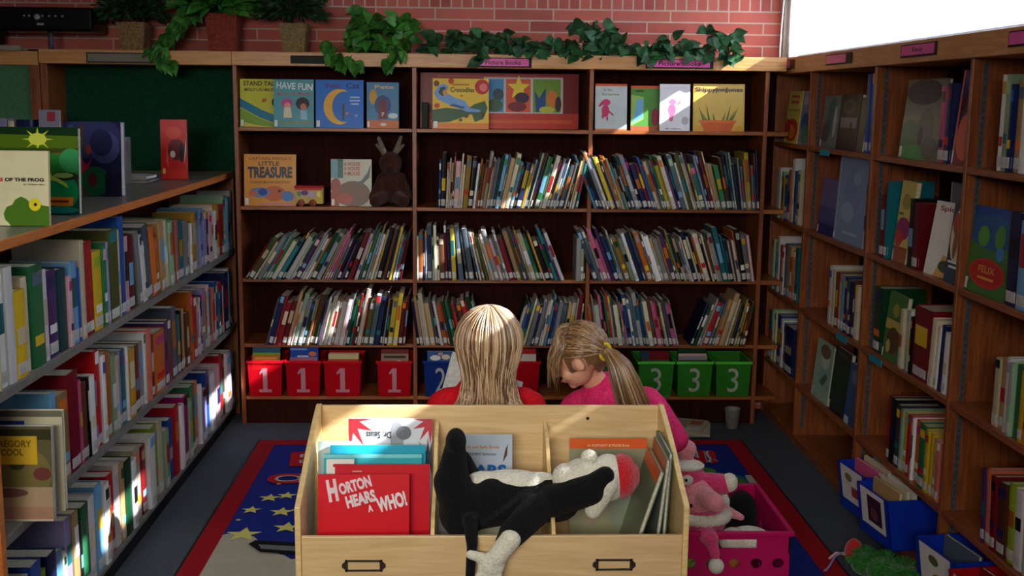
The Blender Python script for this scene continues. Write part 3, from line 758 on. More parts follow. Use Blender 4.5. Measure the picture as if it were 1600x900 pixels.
croc = [('r', 0, 0, 1, 1, (232, 190, 66)), ('r', 0, 0, 1, .12, (230, 130, 60)), ('e', .88, .84, .13, .15, (190, 50, 60)), ('e', .9, .83, .07, .08, (226, 120, 110)), ('p', [(0, .12), (0, .38), (.25, .42), (.6, .38), (.75, .5), (.93, .56), (.98, .42), (.9, .2), (.75, .14), (.7, .3), (.3, .14)], (62, 96, 66)), ('p', [(0.02, .7), (.1, .85), (.2, .9), (.28, .84), (.24, .72), (.4, .62), (.58, .56), (.66, .42), (.86, .38), (.84, .34), (.62, .34), (.3, .48), (.1, .58)], (120, 160, 210)), ('p', [(.1, .72), (.14, .82), (.22, .84), (.24, .72), (.18, .64)], (50, 80, 70)), ('e', .22, .72, .04, .06, (220, 140, 90)), ('p', [(.36, .5), (.58, .44), (.55, .4), (.3, .46)], (60, 90, 140)),
 ('t', 'Crocodiles', .53, .78, .42, .1, (60, 70, 30)), ('r', 0.350, 0.865, 0.650, 0.895, (190, 120, 50)), ('r', 0.450, 0.665, 0.650, 0.695, (190, 120, 50)), ('e', .33, .95, .05, .06, (200, 60, 50)), ('e', .07, .9, .05, .06, (120, 80, 50)), ('e', .08, .46, .05, .05, (200, 70, 50)), ('e', .6, .26, .04, .04, (100, 70, 30)), ('e', .5, .18, .03, .03, (100, 70, 30)), ('e', .9, .28, .03, .04, (100, 40, 30)), LBL]
croc[11] = ('e', .52, .66, .02, .02, (190, 90, 50))
faceout(-0.205, D-0.004, z1, 0.29, 0.258, 0.012, (214, 170, 60), croc, 'yellow picture book with a green crocodile and a blue-robed lady')
tag(MB().box((-0.262, D+0.02, z1), (-0.228, D+0.10, z1+0.135), M((24, 40, 26))).build('book_end', bevel=0.003), 'dark green bookend left of the yellow crocodile book', 'bookend')
# top shelf, right bay
def blobby(c): return [('e', .32, .42, .12, .13, c), ('e', .34, .6, .14, .07, c), ('e', .24, .3, .04, .05, c), ('e', .38, .26, .03, .06, c), ('p', [(.2, .62), (.1, .52), (.12, .5), (.26, .56)], c), ('p', [(.42, .44), (.58, .34), (.57, .31), (.4, .4)], c)]
faceout(0.638, D+0.004, z1, 0.165, 0.240, 0.012, (176, 180, 176), [('r', 0, 0, 1, 1, (190, 198, 196)), ('r', 0, .95, 1, 1, (206, 84, 50)), ('r', 0, 0, 1, .035, (226, 130, 80))]+blobby((196, 62, 104))+[('t', 'A Big', .4, .86, .3, .06, (150, 140, 90)), ('t', 'Surprise', .48, .77, .55, .06, (150, 140, 90))], 'pale grey picture book with pink cartoon pig, leftmost in the right bay top')
faceout(0.826, D+0.02, z1, 0.150, 0.232, 0.012, (90, 150, 60), [('r', 0, 0, 1, 1, (84, 140, 62)), ('r', 0, .94, 1, 1, (206, 84, 50)), ('p', [(0, .1), (0, .8), (.44, .75), (.44, .25)], (150, 180, 90)), ('p', [(.05, .15), (.2, .7), (.42, .7), (.42, .3)], (110, 170, 200)), ('r', 0, 0, 1, .1, (170, 90, 60)), ('e', .85, .3, .14, .2, (150, 50, 70)), ('r', 0.150, 0.862, 0.450, 0.898, (60, 70, 40))], 'green picture book squeezed between two pale pig books')
faceout(0.973, D-0.004, z1, 0.158, 0.242, 0.012, (224, 220, 224), [('r', 0, 0, 1, 1, (226, 222, 228)), ('e', .4, .45, .13, .13, (214, 110, 150)), ('e', .42, .62, .12, .06, (214, 120, 156)), ('e', .38, .28, .07, .08, (214, 110, 150)), ('e', .84, .22, .12, .09, (180, 176, 176)), ('t', 'Mo Willems', .45, .05, .5, .03, (110, 100, 90)), ('p', [(.6, .55), (.7, .62), (.67, .64), (.58, .58)], (214, 110, 150))], 'white picture book with pink cartoon pig, crossed by a sunbeam')
grass = [('p', [(x, .18), (x+.05, .18), (x+dx, y)], (84, 110, 50)) for x, dx, y in ((.2, -.1, .55), (.26, -.1, .42), (.3, -.05, .6), (.62, .12, .6), (.66, .18, .48), (.7, .2, .55), (.4, -.02, .4), (.55, .08, .42))]
faceout(1.150, D+0.01, z1, 0.270, 0.245, 0.012, (190, 150, 66), [('r', 0, 0, 1, 1, (200, 162, 74)), ('r', .03, .03, .97, .97, (206, 170, 84))]+grass+[('p', [(.14, .2), (.82, .2), (.74, .0), (.22, .0)], (196, 92, 44)), ('r', .12, .18, .84, .23, (212, 104, 52)), ('t', 'SkippyjonJones', .5, .87, .92, .12, (60, 50, 60)), ('r', .04, .0, .16, .12, (214, 150, 60)), ('r', .84, .0, .96, .12, (214, 150, 60))], 'ochre picture book showing grass in a red clay pot')
# second shelf, left bay
z2 = ZB[1]
faceout(-1.185, D+0.02, z2, 0.268, 0.268, 0.016, (214, 140, 46), [('r', 0, 0, 1, 1, (220, 146, 50)), ('t', "CAPTAIN ABDUL'S", .5, .92, .82, .06, (150, 80, 40)), ('t', 'LITTLE', .48, .82, .4, .08, (70, 50, 40)), ('t', 'TREASURE', .5, .65, .86, .22, (50, 56, 70), 0, .05), ('t', 'COLIN McNAUGHTON', .5, .46, .76, .05, (140, 80, 40)), ('e', .58, .24, .22, .15, (196, 92, 50)), ('e', .30, .26, .2, .1, (120, 130, 160)), ('e', .36, .27, .09, .07, (30, 70, 150)), ('e', .84, .19, .12, .1, (60, 120, 190)), ('e', .16, .24, .07, .06, (200, 110, 80)), ('r', .28, .02, .95, .05, (190, 120, 140)), ('e', .68, .29, .03, .03, (40, 30, 30)), LBL], 'large orange treasure book at the left end of the second shelf')
faceout(-0.737, D+0.03, z2, 0.212, 0.245, 0.014, (170, 170, 150), [('r', 0, 0, 1, 1, (196, 194, 172)), ('r', 0, .6, .3, 1, (110, 150, 160)), ('r', .17, .6, .3, 1, (20, 100, 96)), ('e', .55, .26, .42, .28, (110, 74, 50)), ('e', .12, .42, .13, .18, (150, 60, 40)), ('p', [(.6, .5), (.75, .45), (.95, .62), (.98, .9), (.9, .72), (.75, .55)], (80, 96, 90)), ('r', 0, 0, .2, .3, (160, 50, 34)), ('e', .35, .16, .2, .12, (170, 60, 40)), ('t', 'A HOUSE', .52, .9, .4, .08, (190, 40, 50)), ('t', 'A HOUSE', .52, .8, .4, .08, (190, 40, 50)), ('t', 'A MOUSE', .52, .7, .4, .08, (190, 40, 50)), LBL], 'picture book with red lettering and brown animals beside the dark plush toy')
# toy bus
tb = tag(empty('toy_bus', (-0.85, D+0.03, z2)), 'small painted tin toy bus beside the orange treasure book', 'toy')
bx = -0.918
m_ = MB().box((bx, D+0.0, z2+0.016), (bx+0.142, D+0.07, z2+0.098), M((206, 176, 96)))
art(m_, 0.142, 0.082, [('r', 0, .3, 1, 1, (196, 170, 120)), ('e', .35, .68, .13, .16, (120, 70, 150)), ('e', .6, .6, .12, .2, (190, 170, 200)), ('e', .15, .62, .08, .16, (110, 150, 90)), ('r', .74, .1, 1, .95, (206, 176, 66)), ('r', 0, .86, 1, 1, (196, 60, 50)), ('e', .86, .6, .07, .2, (220, 214, 150))], Matrix.Translation((bx, D, z2+0.016)))
part(m_, 'body', tb)
part(MB().box((bx-0.004, D-0.004, z2+0.098), (bx+0.146, D+0.074, z2+0.108), M((176, 40, 34))), 'roof', tb, 0.002)
for wx in (0.026, 0.086):
    for wy in (-0.004, 0.074):
        q = MB().lathe([(0.019, -0.004), (0.019, 0.004)], M((150, 80, 60)), mat=Matrix.Translation((bx+wx+0.005, D+wy, z2+0.0195)) @ Matrix.Rotation(math.pi/2, 4, 'X')); part(q, 'wheel', tb)
# plush on the shelf
pt = tag(empty('plush_toy', (-0.42, D+0.03, z2)), 'dark brown plush animal with pale upright ears on the second shelf', 'plush toy')
q = MB(); yc = D+0.06
q.ball((-0.42, yc+0.02, z2+0.11), (0.065, 0.06, 0.10), BROWNP).ball((-0.425, yc-0.01, z2+0.225), (0.062, 0.055, 0.062), BROWNP)
q.ball((-0.425, yc-0.05, z2+0.205), (0.034, 0.03, 0.028), BROWNP)
q.cone((-0.47, yc, z2+0.15), (-0.515, yc-0.05, z2+0.05), 0.026, 0.024, BROWNP).cone((-0.37, yc, z2+0.15), (-0.335, yc-0.04, z2+0.055), 0.026, 0.024, BROWNP)
q.cone((-0.46, yc-0.02, z2+0.05), (-0.50, yc-0.09, z2+0.034), 0.036, 0.032, BROWNP).cone((-0.39, yc-0.02, z2+0.05), (-0.355, yc-0.09, z2+0.034), 0.036, 0.032, BROWNP)
o = blob('body', q, BROWNP, None, 0.006); part_fix = o; o.parent = pt; o.matrix_parent_inverse = Matrix.Translation(-pt.location)
TAUPE = plush('taupe_plush', (104, 90, 74), (140, 124, 104))
for s, x1, zz in ((-1, -0.487, 0.355), (1, -0.372, 0.36)):
    q = MB().cone((-0.43+s*0.028, yc, z2+0.275), (x1, yc, z2+zz), 0.016, 0.009, TAUPE).cone((-0.43+s*0.028, yc, z2+0.275), (x1+s*0.012, yc, z2+0.32), 0.012, 0.007, TAUPE)
    part(q, 'ear', pt)

# ---- bins on the bottom shelf of the back bookcase
def bin_(x, w_, mat, num, lab, ncol, group, books=None, y=D-0.02, z=ZB[4], dep=0.26, h=0.195):
    t = tag(empty('book_bin', (x+w_/2, y, z)), lab, 'bin', group)
    k = 0.012
    mb = MB()
    # tapered open box
    def ring(o_, zz, dd=0): return [(x+o_+dd, y+o_+dd, zz), (x+w_-o_-dd, y+o_+dd, zz), (x+w_-o_-dd, y+dep-o_-dd, zz), (x+o_+dd, y+dep-o_-dd, zz)]
    zb = z+0.001
    r0 = ring(k, zb); r1 = ring(0.003, zb+h); r2_ = ring(0.003, zb+h, 0.003); r3_ = ring(k, zb+0.004, 0.003)
    fs = [(3, 2, 1, 0)]
    for a in range(3):
        for i in range(4): fs.append((a*4+i, a*4+(i+1) % 4, a*4+4+(i+1) % 4, a*4+4+i))
    fs.append((12, 13, 14, 15))
    mb.faces(r0+r1+r2_+r3_, fs, mat)
    part(mb, 'tub', t)
    rm = MB()
    for (a, b) in (((x-0.002, y-0.003), (x+w_+0.002, y+0.003)), ((x-0.002, y+dep-0.003), (x+w_+0.002, y+dep+0.003)), ((x-0.002, y), (x+0.004, y+dep)), ((x+w_-0.004, y), (x+w_+0.002, y+dep))):
        rm.box((a[0], a[1], zb+h-0.012), (b[0], b[1], zb+h+0.002), M(ncol, 0.25))
    part(rm, 'rim', t, 0.0015)
    tilt = math.atan2(k-0.003, h)
    mt = Matrix.Translation((x+k, y+k, zb)) @ Matrix.Rotation(tilt, 4, 'X')
    if num:
        nm = MB(); art(nm, w_-2*k, h, ([('t', num, .5, .48, .34, .68, (170, 170, 160), 0, .0)] if num != '1' else [('r', .43, .16, .57, .8, (190, 132, 140)), ('p', [(.43, .8), (.43, .68), (.33, .62), (.33, .68)], (190, 132, 140)), ('r', .3, .12, .7, .2, (190, 132, 140))]), mt, e0=0.0015)
        nm.build('number', t, weld=False).matrix_parent_inverse = Matrix.Translation(-t.location)
        rm2 = None
    xx = x+k+0.01
    for i, (bc, bh, shp) in enumerate(books or []):
        bw = w_-2*k-0.02
        yy = y+0.03+i*0.022
        faceout(xx, yy, zb+0.005, bw, bh, 0.008, bc, shp, lab.replace(' bin', ' bin').split(' bin')[0]+' bin content: '+['front', 'second', 'third', 'fourth', 'fifth'][i]+' thin book', tilt=0, name='reader_book') if False else None
        full = cover_book(bw, bh, 0.012, Matrix.Translation((xx, yy, zb+0.006)) @ Matrix.Rotation(math.radians(-3), 4, 'X'), bc, shp, '%s book standing in %s, %s one' % (cname(bc), short(lab), ['front', 'second', 'third', 'fourth', 'fifth', 'sixth'][i]), name='reader_book')
    return t
def cname(c):
    if isinstance(c, str): return c
    return min(PAL, key=lambda n: sum((a-b)**2 for a, b in zip(PAL[n], c)))
def short(lab): return lab.split(';')[0]
def blurb(c1, c2, c3): return [('r', 0, 0, 1, 1, c1), ('e', .35, .6, .2, .14, c2), ('e', .65, .75, .16, .1, c3), ('r', .1, .9, .9, .96, c2)]
xs_ = [(-1.189, .192), (-0.989, .194), (-0.787, .207), (-0.504, .194)]
bin_(xs_[0][0], .19, RED_BIN, '1', 'red number one bin; with lime green book, leftmost', (214, 16, 34), 'red bins', [((206, 140, 60), .21, blurb((206, 120, 60), (230, 180, 90), (180, 60, 40))), ((150, 190, 40), .262, [('r', 0, 0, 1, 1, (150, 196, 40)), ('r', 0, .84, 1, 1, (60, 110, 140)), ('e', .35, .68, .24, .05, (30, 50, 30), 8), ('e', .72, .6, .2, .04, (30, 60, 30), -4), ('e', .85, .78, .1, .03, (220, 130, 40))]), ((40, 60, 70), .27, [])])
bin_(xs_[1][0], .192, RED_BIN, '1', 'red number one bin; with blue book, second from left', (214, 16, 34), 'red bins', [((150, 120, 170), .20, blurb((150, 110, 150), (200, 90, 110), (90, 80, 160))), ((30, 70, 170), .25, [('r', 0, 0, 1, 1, (34, 80, 180)), ('e', .8, .86, .14, .05, (220, 120, 40)), ('r', 0.250, 0.776, 0.650, 0.824, (200, 214, 230)), ('r', 0, .94, .6, .98, (120, 170, 220))])])
bin_(xs_[2][0], .205, RED_BIN, '1', 'red number one bin; holding low cream books', (200, 14, 30), 'red bins', [((190, 110, 60), .19, blurb((180, 70, 50), (200, 150, 60), (120, 50, 40))), ((206, 190, 140), .215, []), ('tan', .212, []), ('cream', .21, [])])
bin_(xs_[3][0], .19, RED_BIN, '1', 'red number one bin; right of the empty gap', (190, 16, 30), 'red bins', [((150, 120, 90), .22, blurb((150, 120, 100), (60, 50, 50), (200, 190, 150))), ((120, 40, 40), .24, [('r', .1, .86, .6, .93, (90, 60, 50))])])
bin_(-0.256, .185, BLUE_BIN, '2', 'blue number two bin; behind the white page', (20, 50, 120), None, [((190, 186, 170), .235, [('r', 0, 0, 1, 1, (60, 90, 150)), ('e', .3, .85, .2, .06, (220, 220, 210)), ('e', .7, .87, .16, .06, (220, 200, 180)), ('e', .5, .94, .1, .04, (200, 150, 120))]), ('steel grey', .21, [])])
bin_(0.17, .20, RED_BIN, '', 'red bin between the two children; partly hidden', (196, 18, 28), None, [((206, 200, 190), .22, []), ('red', .245, [('r', .1, .8, .9, .86, (220, 214, 206))])])
bin_(0.636, .19, GREEN_BIN, '', 'green bin hidden behind the ponytail; leftmost green one', (60, 150, 50), 'green bins', [('olive', .2, [])])
bin_(0.894, .198, GREEN_BIN, '3', 'green number three bin; right of the ponytail', (90, 200, 70), 'green bins', [((90, 70, 50), .19, blurb((80, 90, 50), (150, 130, 80), (90, 50, 40))), ('dark red', .235, [('r', 0, 0, .3, 1, (40, 70, 90))])])
bin_(1.104, .197, GREEN_BIN, '3', 'green number three bin; middle one with books above rim', (90, 200, 70), 'green bins', [((60, 80, 50), .19, blurb((50, 90, 50), (130, 60, 50), (140, 140, 80))), ('grey', .205, []), ('pale pink', .215, []), ('dark green', .24, [])])
bin_(1.313, .197, GREEN_BIN, '3', 'green bin beside the corner; rightmost one', (90, 200, 70), 'green bins', [((70, 90, 60), .18, blurb((60, 90, 50), (150, 140, 90), (80, 70, 60))), ('olive', .17, [])])

# ---- books standing on top of the low left bookcase
frog = [('r', 0, 0, 1, 1, (226, 220, 178)), ('p', [(.52, 0), (.45, .08), (.43, .16), (.47, .25), (.54, .28), (.58, .35), (.65, .39), (.72, .36), (.76, .31), (.80, .30), (1, .26), (1, 0)], (78, 122, 32)), ('p', [(.40, 0), (.43, .1), (.48, .05), (.52, 0)], (226, 220, 178)), ('e', .825, .285, .075, .085, (232, 218, 40)), ('e', .832, .285, .02, .022, (60, 30, 20)),
 ('t', 'OF THE FROG', .70, .615, .49, .05, (50, 44, 40), 0, .05), ('t', 'RE', .40, .615, .07, .05, (196, 40, 30), 0, .05), ('t', 'by William Bee', .82, .55, .26, .025, (90, 80, 60))]
faceout(-1.520, 3.50, ZT, 0.242, 0.226, 0.012, (220, 212, 170), frog, 'cream book with a green frog and yellow eye on the low bookcase', rz=-2, tilt=5)
jung = [('r', 0, 0, 1, 1, (20, 70, 60)), ('r', 0, .82, 1, 1, (16, 54, 24)), ('p', [(0, .72), (1, .7), (1, .9), (0, .92)], (86, 120, 20)), ('p', star(.60, .86, .16, 1, 1.1, 8, .3), (214, 226, 60)), ('e', .60, .86, .09, .07, (226, 232, 90)), ('r', 0, .68, 1, .76, (60, 80, 24)), ('e', .80, .66, .1, .05, (130, 90, 30)), ('e', .72, .5, .28, .2, (40, 130, 50)), ('e', .93, .62, .12, .14, (60, 160, 90)), ('e', .70, .30, .2, .18, (100, 170, 60)), ('e', .84, .26, .16, .2, (20, 140, 80)), ('e', .86, .44, .14, .05, (50, 50, 30)), ('e', .85, .45, .1, .03, (150, 180, 90)), ('p', [(.62, .2), (.68, .4), (.78, .38), (.9, .3), (.88, .36), (.72, .46), (.62, .4)], (170, 200, 70)), ('p', [(.40, .1), (.94, .1), (.95, .2), (.42, .2)], (214, 120, 40)), ('r', 0.500, 0.135, 0.900, 0.165, (120, 50, 20)), ('e', .8, .05, .2, .04, (24, 130, 120))]
faceout(-1.640, 3.86, ZT, 0.335, 0.288, 0.03, (16, 70, 66), jung, 'glossy green jungle book with a glowing yellow burst behind the frog book', rz=-3, tilt=4)
wiz = [('r', 0, 0, 1, 1, (40, 42, 80)), ('e', .5, .8, .5, .3, (56, 62, 110)), ('e', .72, .66, .26, .22, (80, 84, 140)), ('e', .66, .72, .2, .18, (44, 46, 86)), ('r', .1, .55, .18, .95, (60, 90, 130)), ('r', .3, .62, .36, .97, (90, 60, 50)), ('e', .44, .62, .05, .07, (150, 60, 50)), ('p', [(.18, .3), (.28, .52), (.4, .42), (.5, .5), (.42, .36), (.3, .28)], (200, 40, 50)), ('e', .26, .5, .07, .06, (206, 130, 90)), ('e', .55, .2, .24, .2, (20, 110, 60)), ('e', .5, .22, .08, .1, (110, 40, 50)), ('p', [(0, 0), (0, .35), (.1, .2), (.18, 0)], (220, 120, 50)), ('r', .72, 0, .98, .3, (36, 36, 60)), ('p', [(.2, 0), (.14, .12), (.28, .2), (.4, .06), (.5, 0)], (90, 80, 70))]
faceout(-1.618, 4.60, ZT, 0.238, 0.292, 0.035, (120, 120, 180), wiz, 'dark blue fantasy book with a red-cloaked figure on the low bookcase', rz=-8, tilt=3)
faceout(-1.62, 5.25, ZT, 0.072, 0.21, 0.02, (150, 150, 152), [('r', 0, 0, 1, 1, (160, 158, 158))], 'plain grey book end-on behind the dark blue fantasy book', rz=6, tilt=2)
for i, (x, y, w_, d_, t_, c, lab) in enumerate([(-1.69, 5.30, .2, .17, .016, 'white', 'white book lying flat, upper one behind the blue fantasy book'), (-1.70, 5.28, .22, .19, .014, 'grey', 'grey book lying flat, lower one behind the blue fantasy book')]):
    zz = ZT+(0.0155 if i == 0 else 0)+0.001
    mb = MB().box((x, y, zz), (x+w_, y+d_, zz+0.002), M(c)).box((x, y, zz+t_-0.002), (x+w_, y+d_, zz+t_), M(c)).box((x+w_-.002, y, zz), (x+w_, y+d_, zz+t_), M(c))
    o = mb.build('book'); tag(o, lab, 'book')
    MB().box((x+.003, y+.003, zz+.002), (x+w_-.002, y+d_-.003, zz+t_-.002), PAPER).build('page_block', o)
redb = [('r', 0, 0, 1, 1, (206, 26, 26)), ('e', .5, .78, .3, .1, (220, 60, 40)), ('e', .6, .5, .34, .18, (110, 10, 20)), ('e', .46, .42, .1, .06, (224, 200, 180)), ('p', [(.2, .3), (.26, .6), (.3, .2)], (230, 90, 70)), ('e', .8, .45, .1, .16, (40, 10, 16)), ('p', [(.9, .25), (.98, .5), (.97, .7), (.92, .45)], (210, 200, 200)), ('r', .1, .02, .95, .17, (216, 40, 30)), ('e', .12, .14, .06, .05, (220, 180, 100))]
faceout(-1.492, 5.56, ZT, 0.122, 0.285, 0.03, (196, 24, 26), redb, 'narrow bright red book standing alone on the low bookcase', rz=4, tilt=4)
# tops of things behind on the far side of the low bookcase
for (x, y, w_, h_, c, lab) in [(-2.33, 5.9, .05, .14, 'lavender', 'pale lavender book top left of the green board frame'), (-2.275, 5.9, .03, .13, 'cream', 'cream book spine at far left before the pale board'), (-2.235, 5.9, .08, .135, 'navy', 'navy book at far left before the board frame')]:
    full_book('book', w_, h_, .1, PAL[c], None, False, Matrix.Translation((x, y-.16, 1.47)), lab)
cb = tag(MB().box((-2.42, 5.66, 0), (-2.0, 5.93, 1.44), OAK_V).box((-2.44, 5.64, 1.44), (-1.99, 5.95, 1.469), NOSE).build('cabinet', bevel=0.003), 'oak side cabinet carrying books behind the low bookcase', 'cabinet')
faceout(-2.13, 5.74, 1.47, 0.10, 0.185, 0.02, (190, 186, 190), [('r', 0, 0, 1, 1, (150, 150, 170)), ('r', .4, .7, .8, .95, (180, 60, 70))], 'small pale and red book top behind the dark blue book')

# the near books of the middle row
greg = [('r', 0, 0, 1, 1, (96, 90, 60)), ('r', 0, .86, 1, .97, (56, 56, 34)), ('e', .5, .5, .5, .3, (120, 110, 64)), ('r', 0, 0, 1, .36, (176, 150, 118)), ('r', 0, 0, 1, .15, (170, 130, 104)), ('e', .35, .3, .3, .05, (120, 84, 76)), ('e', .12, .26, .1, .12, (120, 50, 44)), ('e', .86, .5, .13, .07, (110, 60, 56)), ('e', .5, .62, .12, .08, (60, 70, 40)), ('r', .08, .60, .80, .90, (204, 166, 44)), ('t', 'GREGORY', .44, .82, .56, .07, (110, 84, 30)), ('t', 'COOL', .44, .73, .32, .07, (110, 84, 30)), ('r', 0, 0, 1, .02, (200, 190, 170))]
faceout(-1.385, 3.16, 0.521, 0.195, 0.275, 0.02, (170, 176, 180), greg, 'picture book with yellow title panel facing out, near left edge', tilt=3)
faceout(-1.40, 3.24, 0.521, 0.215, 0.30, 0.02, (206, 200, 180), [('r', 0, 0, 1, 1, (198, 190, 160)), ('r', 0, .55, .5, .9, (40, 60, 130)), ('r', .55, .6, .8, .85, (60, 40, 90)), ('r', 0, .94, 1, 1, (110, 110, 90))], 'cream and blue book just behind the yellow titled one', tilt=2)
faceout(-1.33, 3.035, 0.926, 0.058, 0.28, 0.03, (190, 180, 140), [('r', 0, 0, 1, 1, (196, 186, 140)), ('r', 0, .1, .8, .75, (190, 30, 24)), ('e', .2, .45, .5, .14, (220, 120, 40))], 'cream book with red and orange cover at the left picture edge', tilt=0)

# ---- face-out covers in the right bookcase
fr = faceright
fr(6.13, ZR[0], .25, .27, .012, (214, 190, 90), [('r', 0, 0, 1, 1, (216, 196, 96)), ('r', 0.200, 0.879, 0.800, 0.921, (190, 80, 70)), ('r', 0.200, 0.766, 0.800, 0.814, (190, 80, 70)), ('r', .1, .62, .9, .65, (150, 150, 60)), ('e', .5, .25, .45, .22, (206, 50, 40)), ('e', .45, .22, .3, .14, (220, 150, 50)), ('e', .2, .3, .2, .16, (200, 40, 50)), LBL], 'yellow face-out book with red figures in the corner bay top')
fr(5.865, ZR[0], .21, .27, .012, (120, 124, 150), [('r', 0, 0, 1, 1, (130, 132, 160)), ('r', .1, .75, .9, .9, (170, 160, 176)), ('e', .4, .4, .3, .2, (50, 90, 150)), ('e', .5, .2, .3, .18, (60, 130, 90)), ('e', .75, .45, .2, .2, (120, 70, 110))], 'blue-grey face-out book beside the yellow one in the corner bay')
fr(5.49, ZR[0], .235, .245, .012, (90, 110, 110), [('r', 0, 0, 1, 1, (92, 108, 112)), ('e', .6, .6, .3, .35, (50, 90, 90)), ('e', .8, .5, .1, .3, (160, 170, 170)), ('e', .3, .3, .25, .2, (60, 60, 66)), LBL], 'dull grey-green face-out book at top of right bookcase')
fr(5.245, ZR[0], .275, .25, .02, (30, 28, 34), [('r', 0, 0, 1, 1, (28, 28, 36)), ('e', .45, .78, .3, .14, (70, 70, 86)), ('r', .1, .4, .9, .58, (120, 110, 134)), ('e', .45, .78, .2, .08, (36, 36, 46)), ('r', .6, .35, .7, .5, (24, 24, 30))], 'black face-out book with a grey band, top of right bookcase')
fr(4.96, ZR[0], .075, .235, .03, (80, 76, 70), [('r', 0, 0, 1, 1, (84, 80, 76))], 'narrow grey-brown book left of the tall blue ones')
fr(5.46, ZR[1], .245, .265, .02, (60, 60, 120), [('r', 0, 0, 1, 1, (70, 72, 130)), ('r', 0, .5, 1, 1, (104, 96, 140)), ('r', 0, 0, 1, .2, (40, 44, 100)), LBL], 'indigo face-out book left of the big pale blue one')
fr(5.205, ZR[1], .395, .39, .02, (150, 166, 196), [('r', 0, 0, 1, 1, (128, 148, 182)), ('r', .03, .02, .06, .98, (170, 184, 206)), ('e', .55, .6, .3, .25, (120, 138, 176)), ('e', .4, .35, .22, .12, (150, 166, 196)), ('r', .3, .1, .8, .13, (170, 186, 206)), ('e', .65, .75, .12, .08, (150, 164, 190)), ('r', 0.01, .02, .06, .09, (226, 226, 224))], 'very large pale blue face-out book on right bookcase', tilt=3)
fr(5.41, ZR[3], .25, .28, .012, (150, 176, 160), [('r', 0, 0, 1, 1, (150, 178, 158)), ('e', .6, .75, .25, .2, (190, 200, 180)), ('e', .55, .85, .3, .12, (110, 90, 70)), ('e', .6, .4, .2, .15, (130, 170, 170)), ('p', [(.4, .3), (.7, .5), (.85, .45), (.6, .25)], (90, 110, 90)), LBL], 'pale green face-out book low on right bookcase')
fr(5.14, ZR[3], .22, .30, .02, (24, 26, 28), [('r', 0, 0, 1, 1, (24, 28, 32)), ('r', .1, .08, .9, .94, (60, 66, 50)), ('r', .15, .1, .85, .9, (34, 38, 40)), ('e', .5, .25, .2, .12, (40, 50, 70)), LBL], 'black framed face-out book low on right bookcase')
fr(4.92, ZR[3], .19, .27, .03, (60, 76, 120), [('r', 0, 0, 1, 1, (60, 78, 124)), ('r', .2, .7, .9, .9, (110, 120, 150)), ('r', .05, 0, .35, .12, (190, 200, 220))], 'slate blue face-out book low, right of the black framed one')
fr(4.455, ZR[0], .385, .30, .012, (90, 100, 90), [('r', 0, 0, 1, 1, (104, 112, 92)), ('e', .45, .84, .45, .16, (36, 50, 60)), ('r', .0, .25, 1, .55, (120, 120, 80)), ('e', .2, .3, .25, .2, (70, 110, 50)), ('e', .6, .35, .2, .3, (90, 90, 70)), ('e', .5, .3, .06, .12, (40, 36, 34)), ('e', .35, .08, .3, .1, (60, 140, 60)), ('e', .75, .15, .2, .14, (80, 84, 60)), LBL], 'green landscape face-out book at top of right bookcase')
fr(3.955, ZR[0], .145, .325, .02, (170, 40, 40), [('r', 0, 0, 1, 1, (120, 24, 40)), ('r', 0, .6, .35, 1, (50, 50, 120)), ('e', .5, .5, .5, .3, (60, 20, 40)), ('e', .6, .3, .5, .25, (196, 80, 40)), ('r', 0, 0, .1, 1, (214, 110, 90)), LBL], 'red and orange face-out book at top of right bookcase')
fr(4.455, ZR[1], .14, .32, .02, (196, 176, 90), [('r', 0, 0, 1, 1, (206, 190, 100)), ('e', .5, .75, .3, .1, (170, 150, 60)), ('e', .5, .42, .5, .14, (150, 40, 100)), ('e', .3, .3, .3, .1, (190, 60, 60)), ('r', 0, 0, 1, .2, (160, 90, 60)), ('r', 0.100, 0.585, 0.400, 0.615, (90, 90, 50)), LBL], 'yellow flowered face-out book on right bookcase')
fr(4.13, ZR[1], .235, .27, .012, (226, 222, 214), [('r', 0, 0, 1, 1, (226, 222, 208)), ('t', 'Spider', .5, .9, .7, .09, (120, 40, 40)), ('r', .62, .3, .9, 1, (70, 70, 60)), ('e', .78, .7, .14, .1, (130, 60, 50)), ('p', [(.3, .0), (.5, .3), (.8, .26), (.9, 0)], (206, 160, 90)), ('e', .6, .15, .2, .08, (70, 80, 60))], 'white face-out book with dark red title, leaning slightly', rz=6, tilt=8)
fr(3.945, ZR[1], .125, .275, .02, (60, 64, 70), [('r', 0, 0, 1, 1, (60, 70, 80)), ('e', .5, .6, .45, .35, (226, 216, 180)), ('e', .3, .75, .2, .14, (190, 80, 50)), ('e', .4, .5, .14, .2, (150, 90, 50)), ('r', 0, 0, 1, .2, (50, 70, 90)), ('r', 0.100, 0.245, 0.900, 0.275, (230, 230, 226)), ('r', 0.200, 0.185, 0.800, 0.215, (230, 230, 226))], 'dark face-out book with cream oval beside the white one')
fr(4.12, ZR[1], .30, .335, .012, (110, 114, 126), [('r', 0, 0, 1, 1, (104, 108, 120)), ('r', 0, 0, .02, 1, (206, 206, 210))], 'tall grey book standing behind the white face-out book', x=XR+0.10, tilt=0)
fr(4.50, ZR[2], .19, .27, .02, (60, 110, 50), [('r', 0, 0, 1, 1, (70, 116, 50)), ('r', 0, .45, 1, .6, (190, 170, 80)), ('e', .5, .3, .35, .2, (90, 60, 36)), ('e', .5, .75, .2, .1, (150, 150, 60)), ('e', .3, .2, .12, .1, (196, 170, 90)), LBL], 'green and brown face-out book with yellow band')
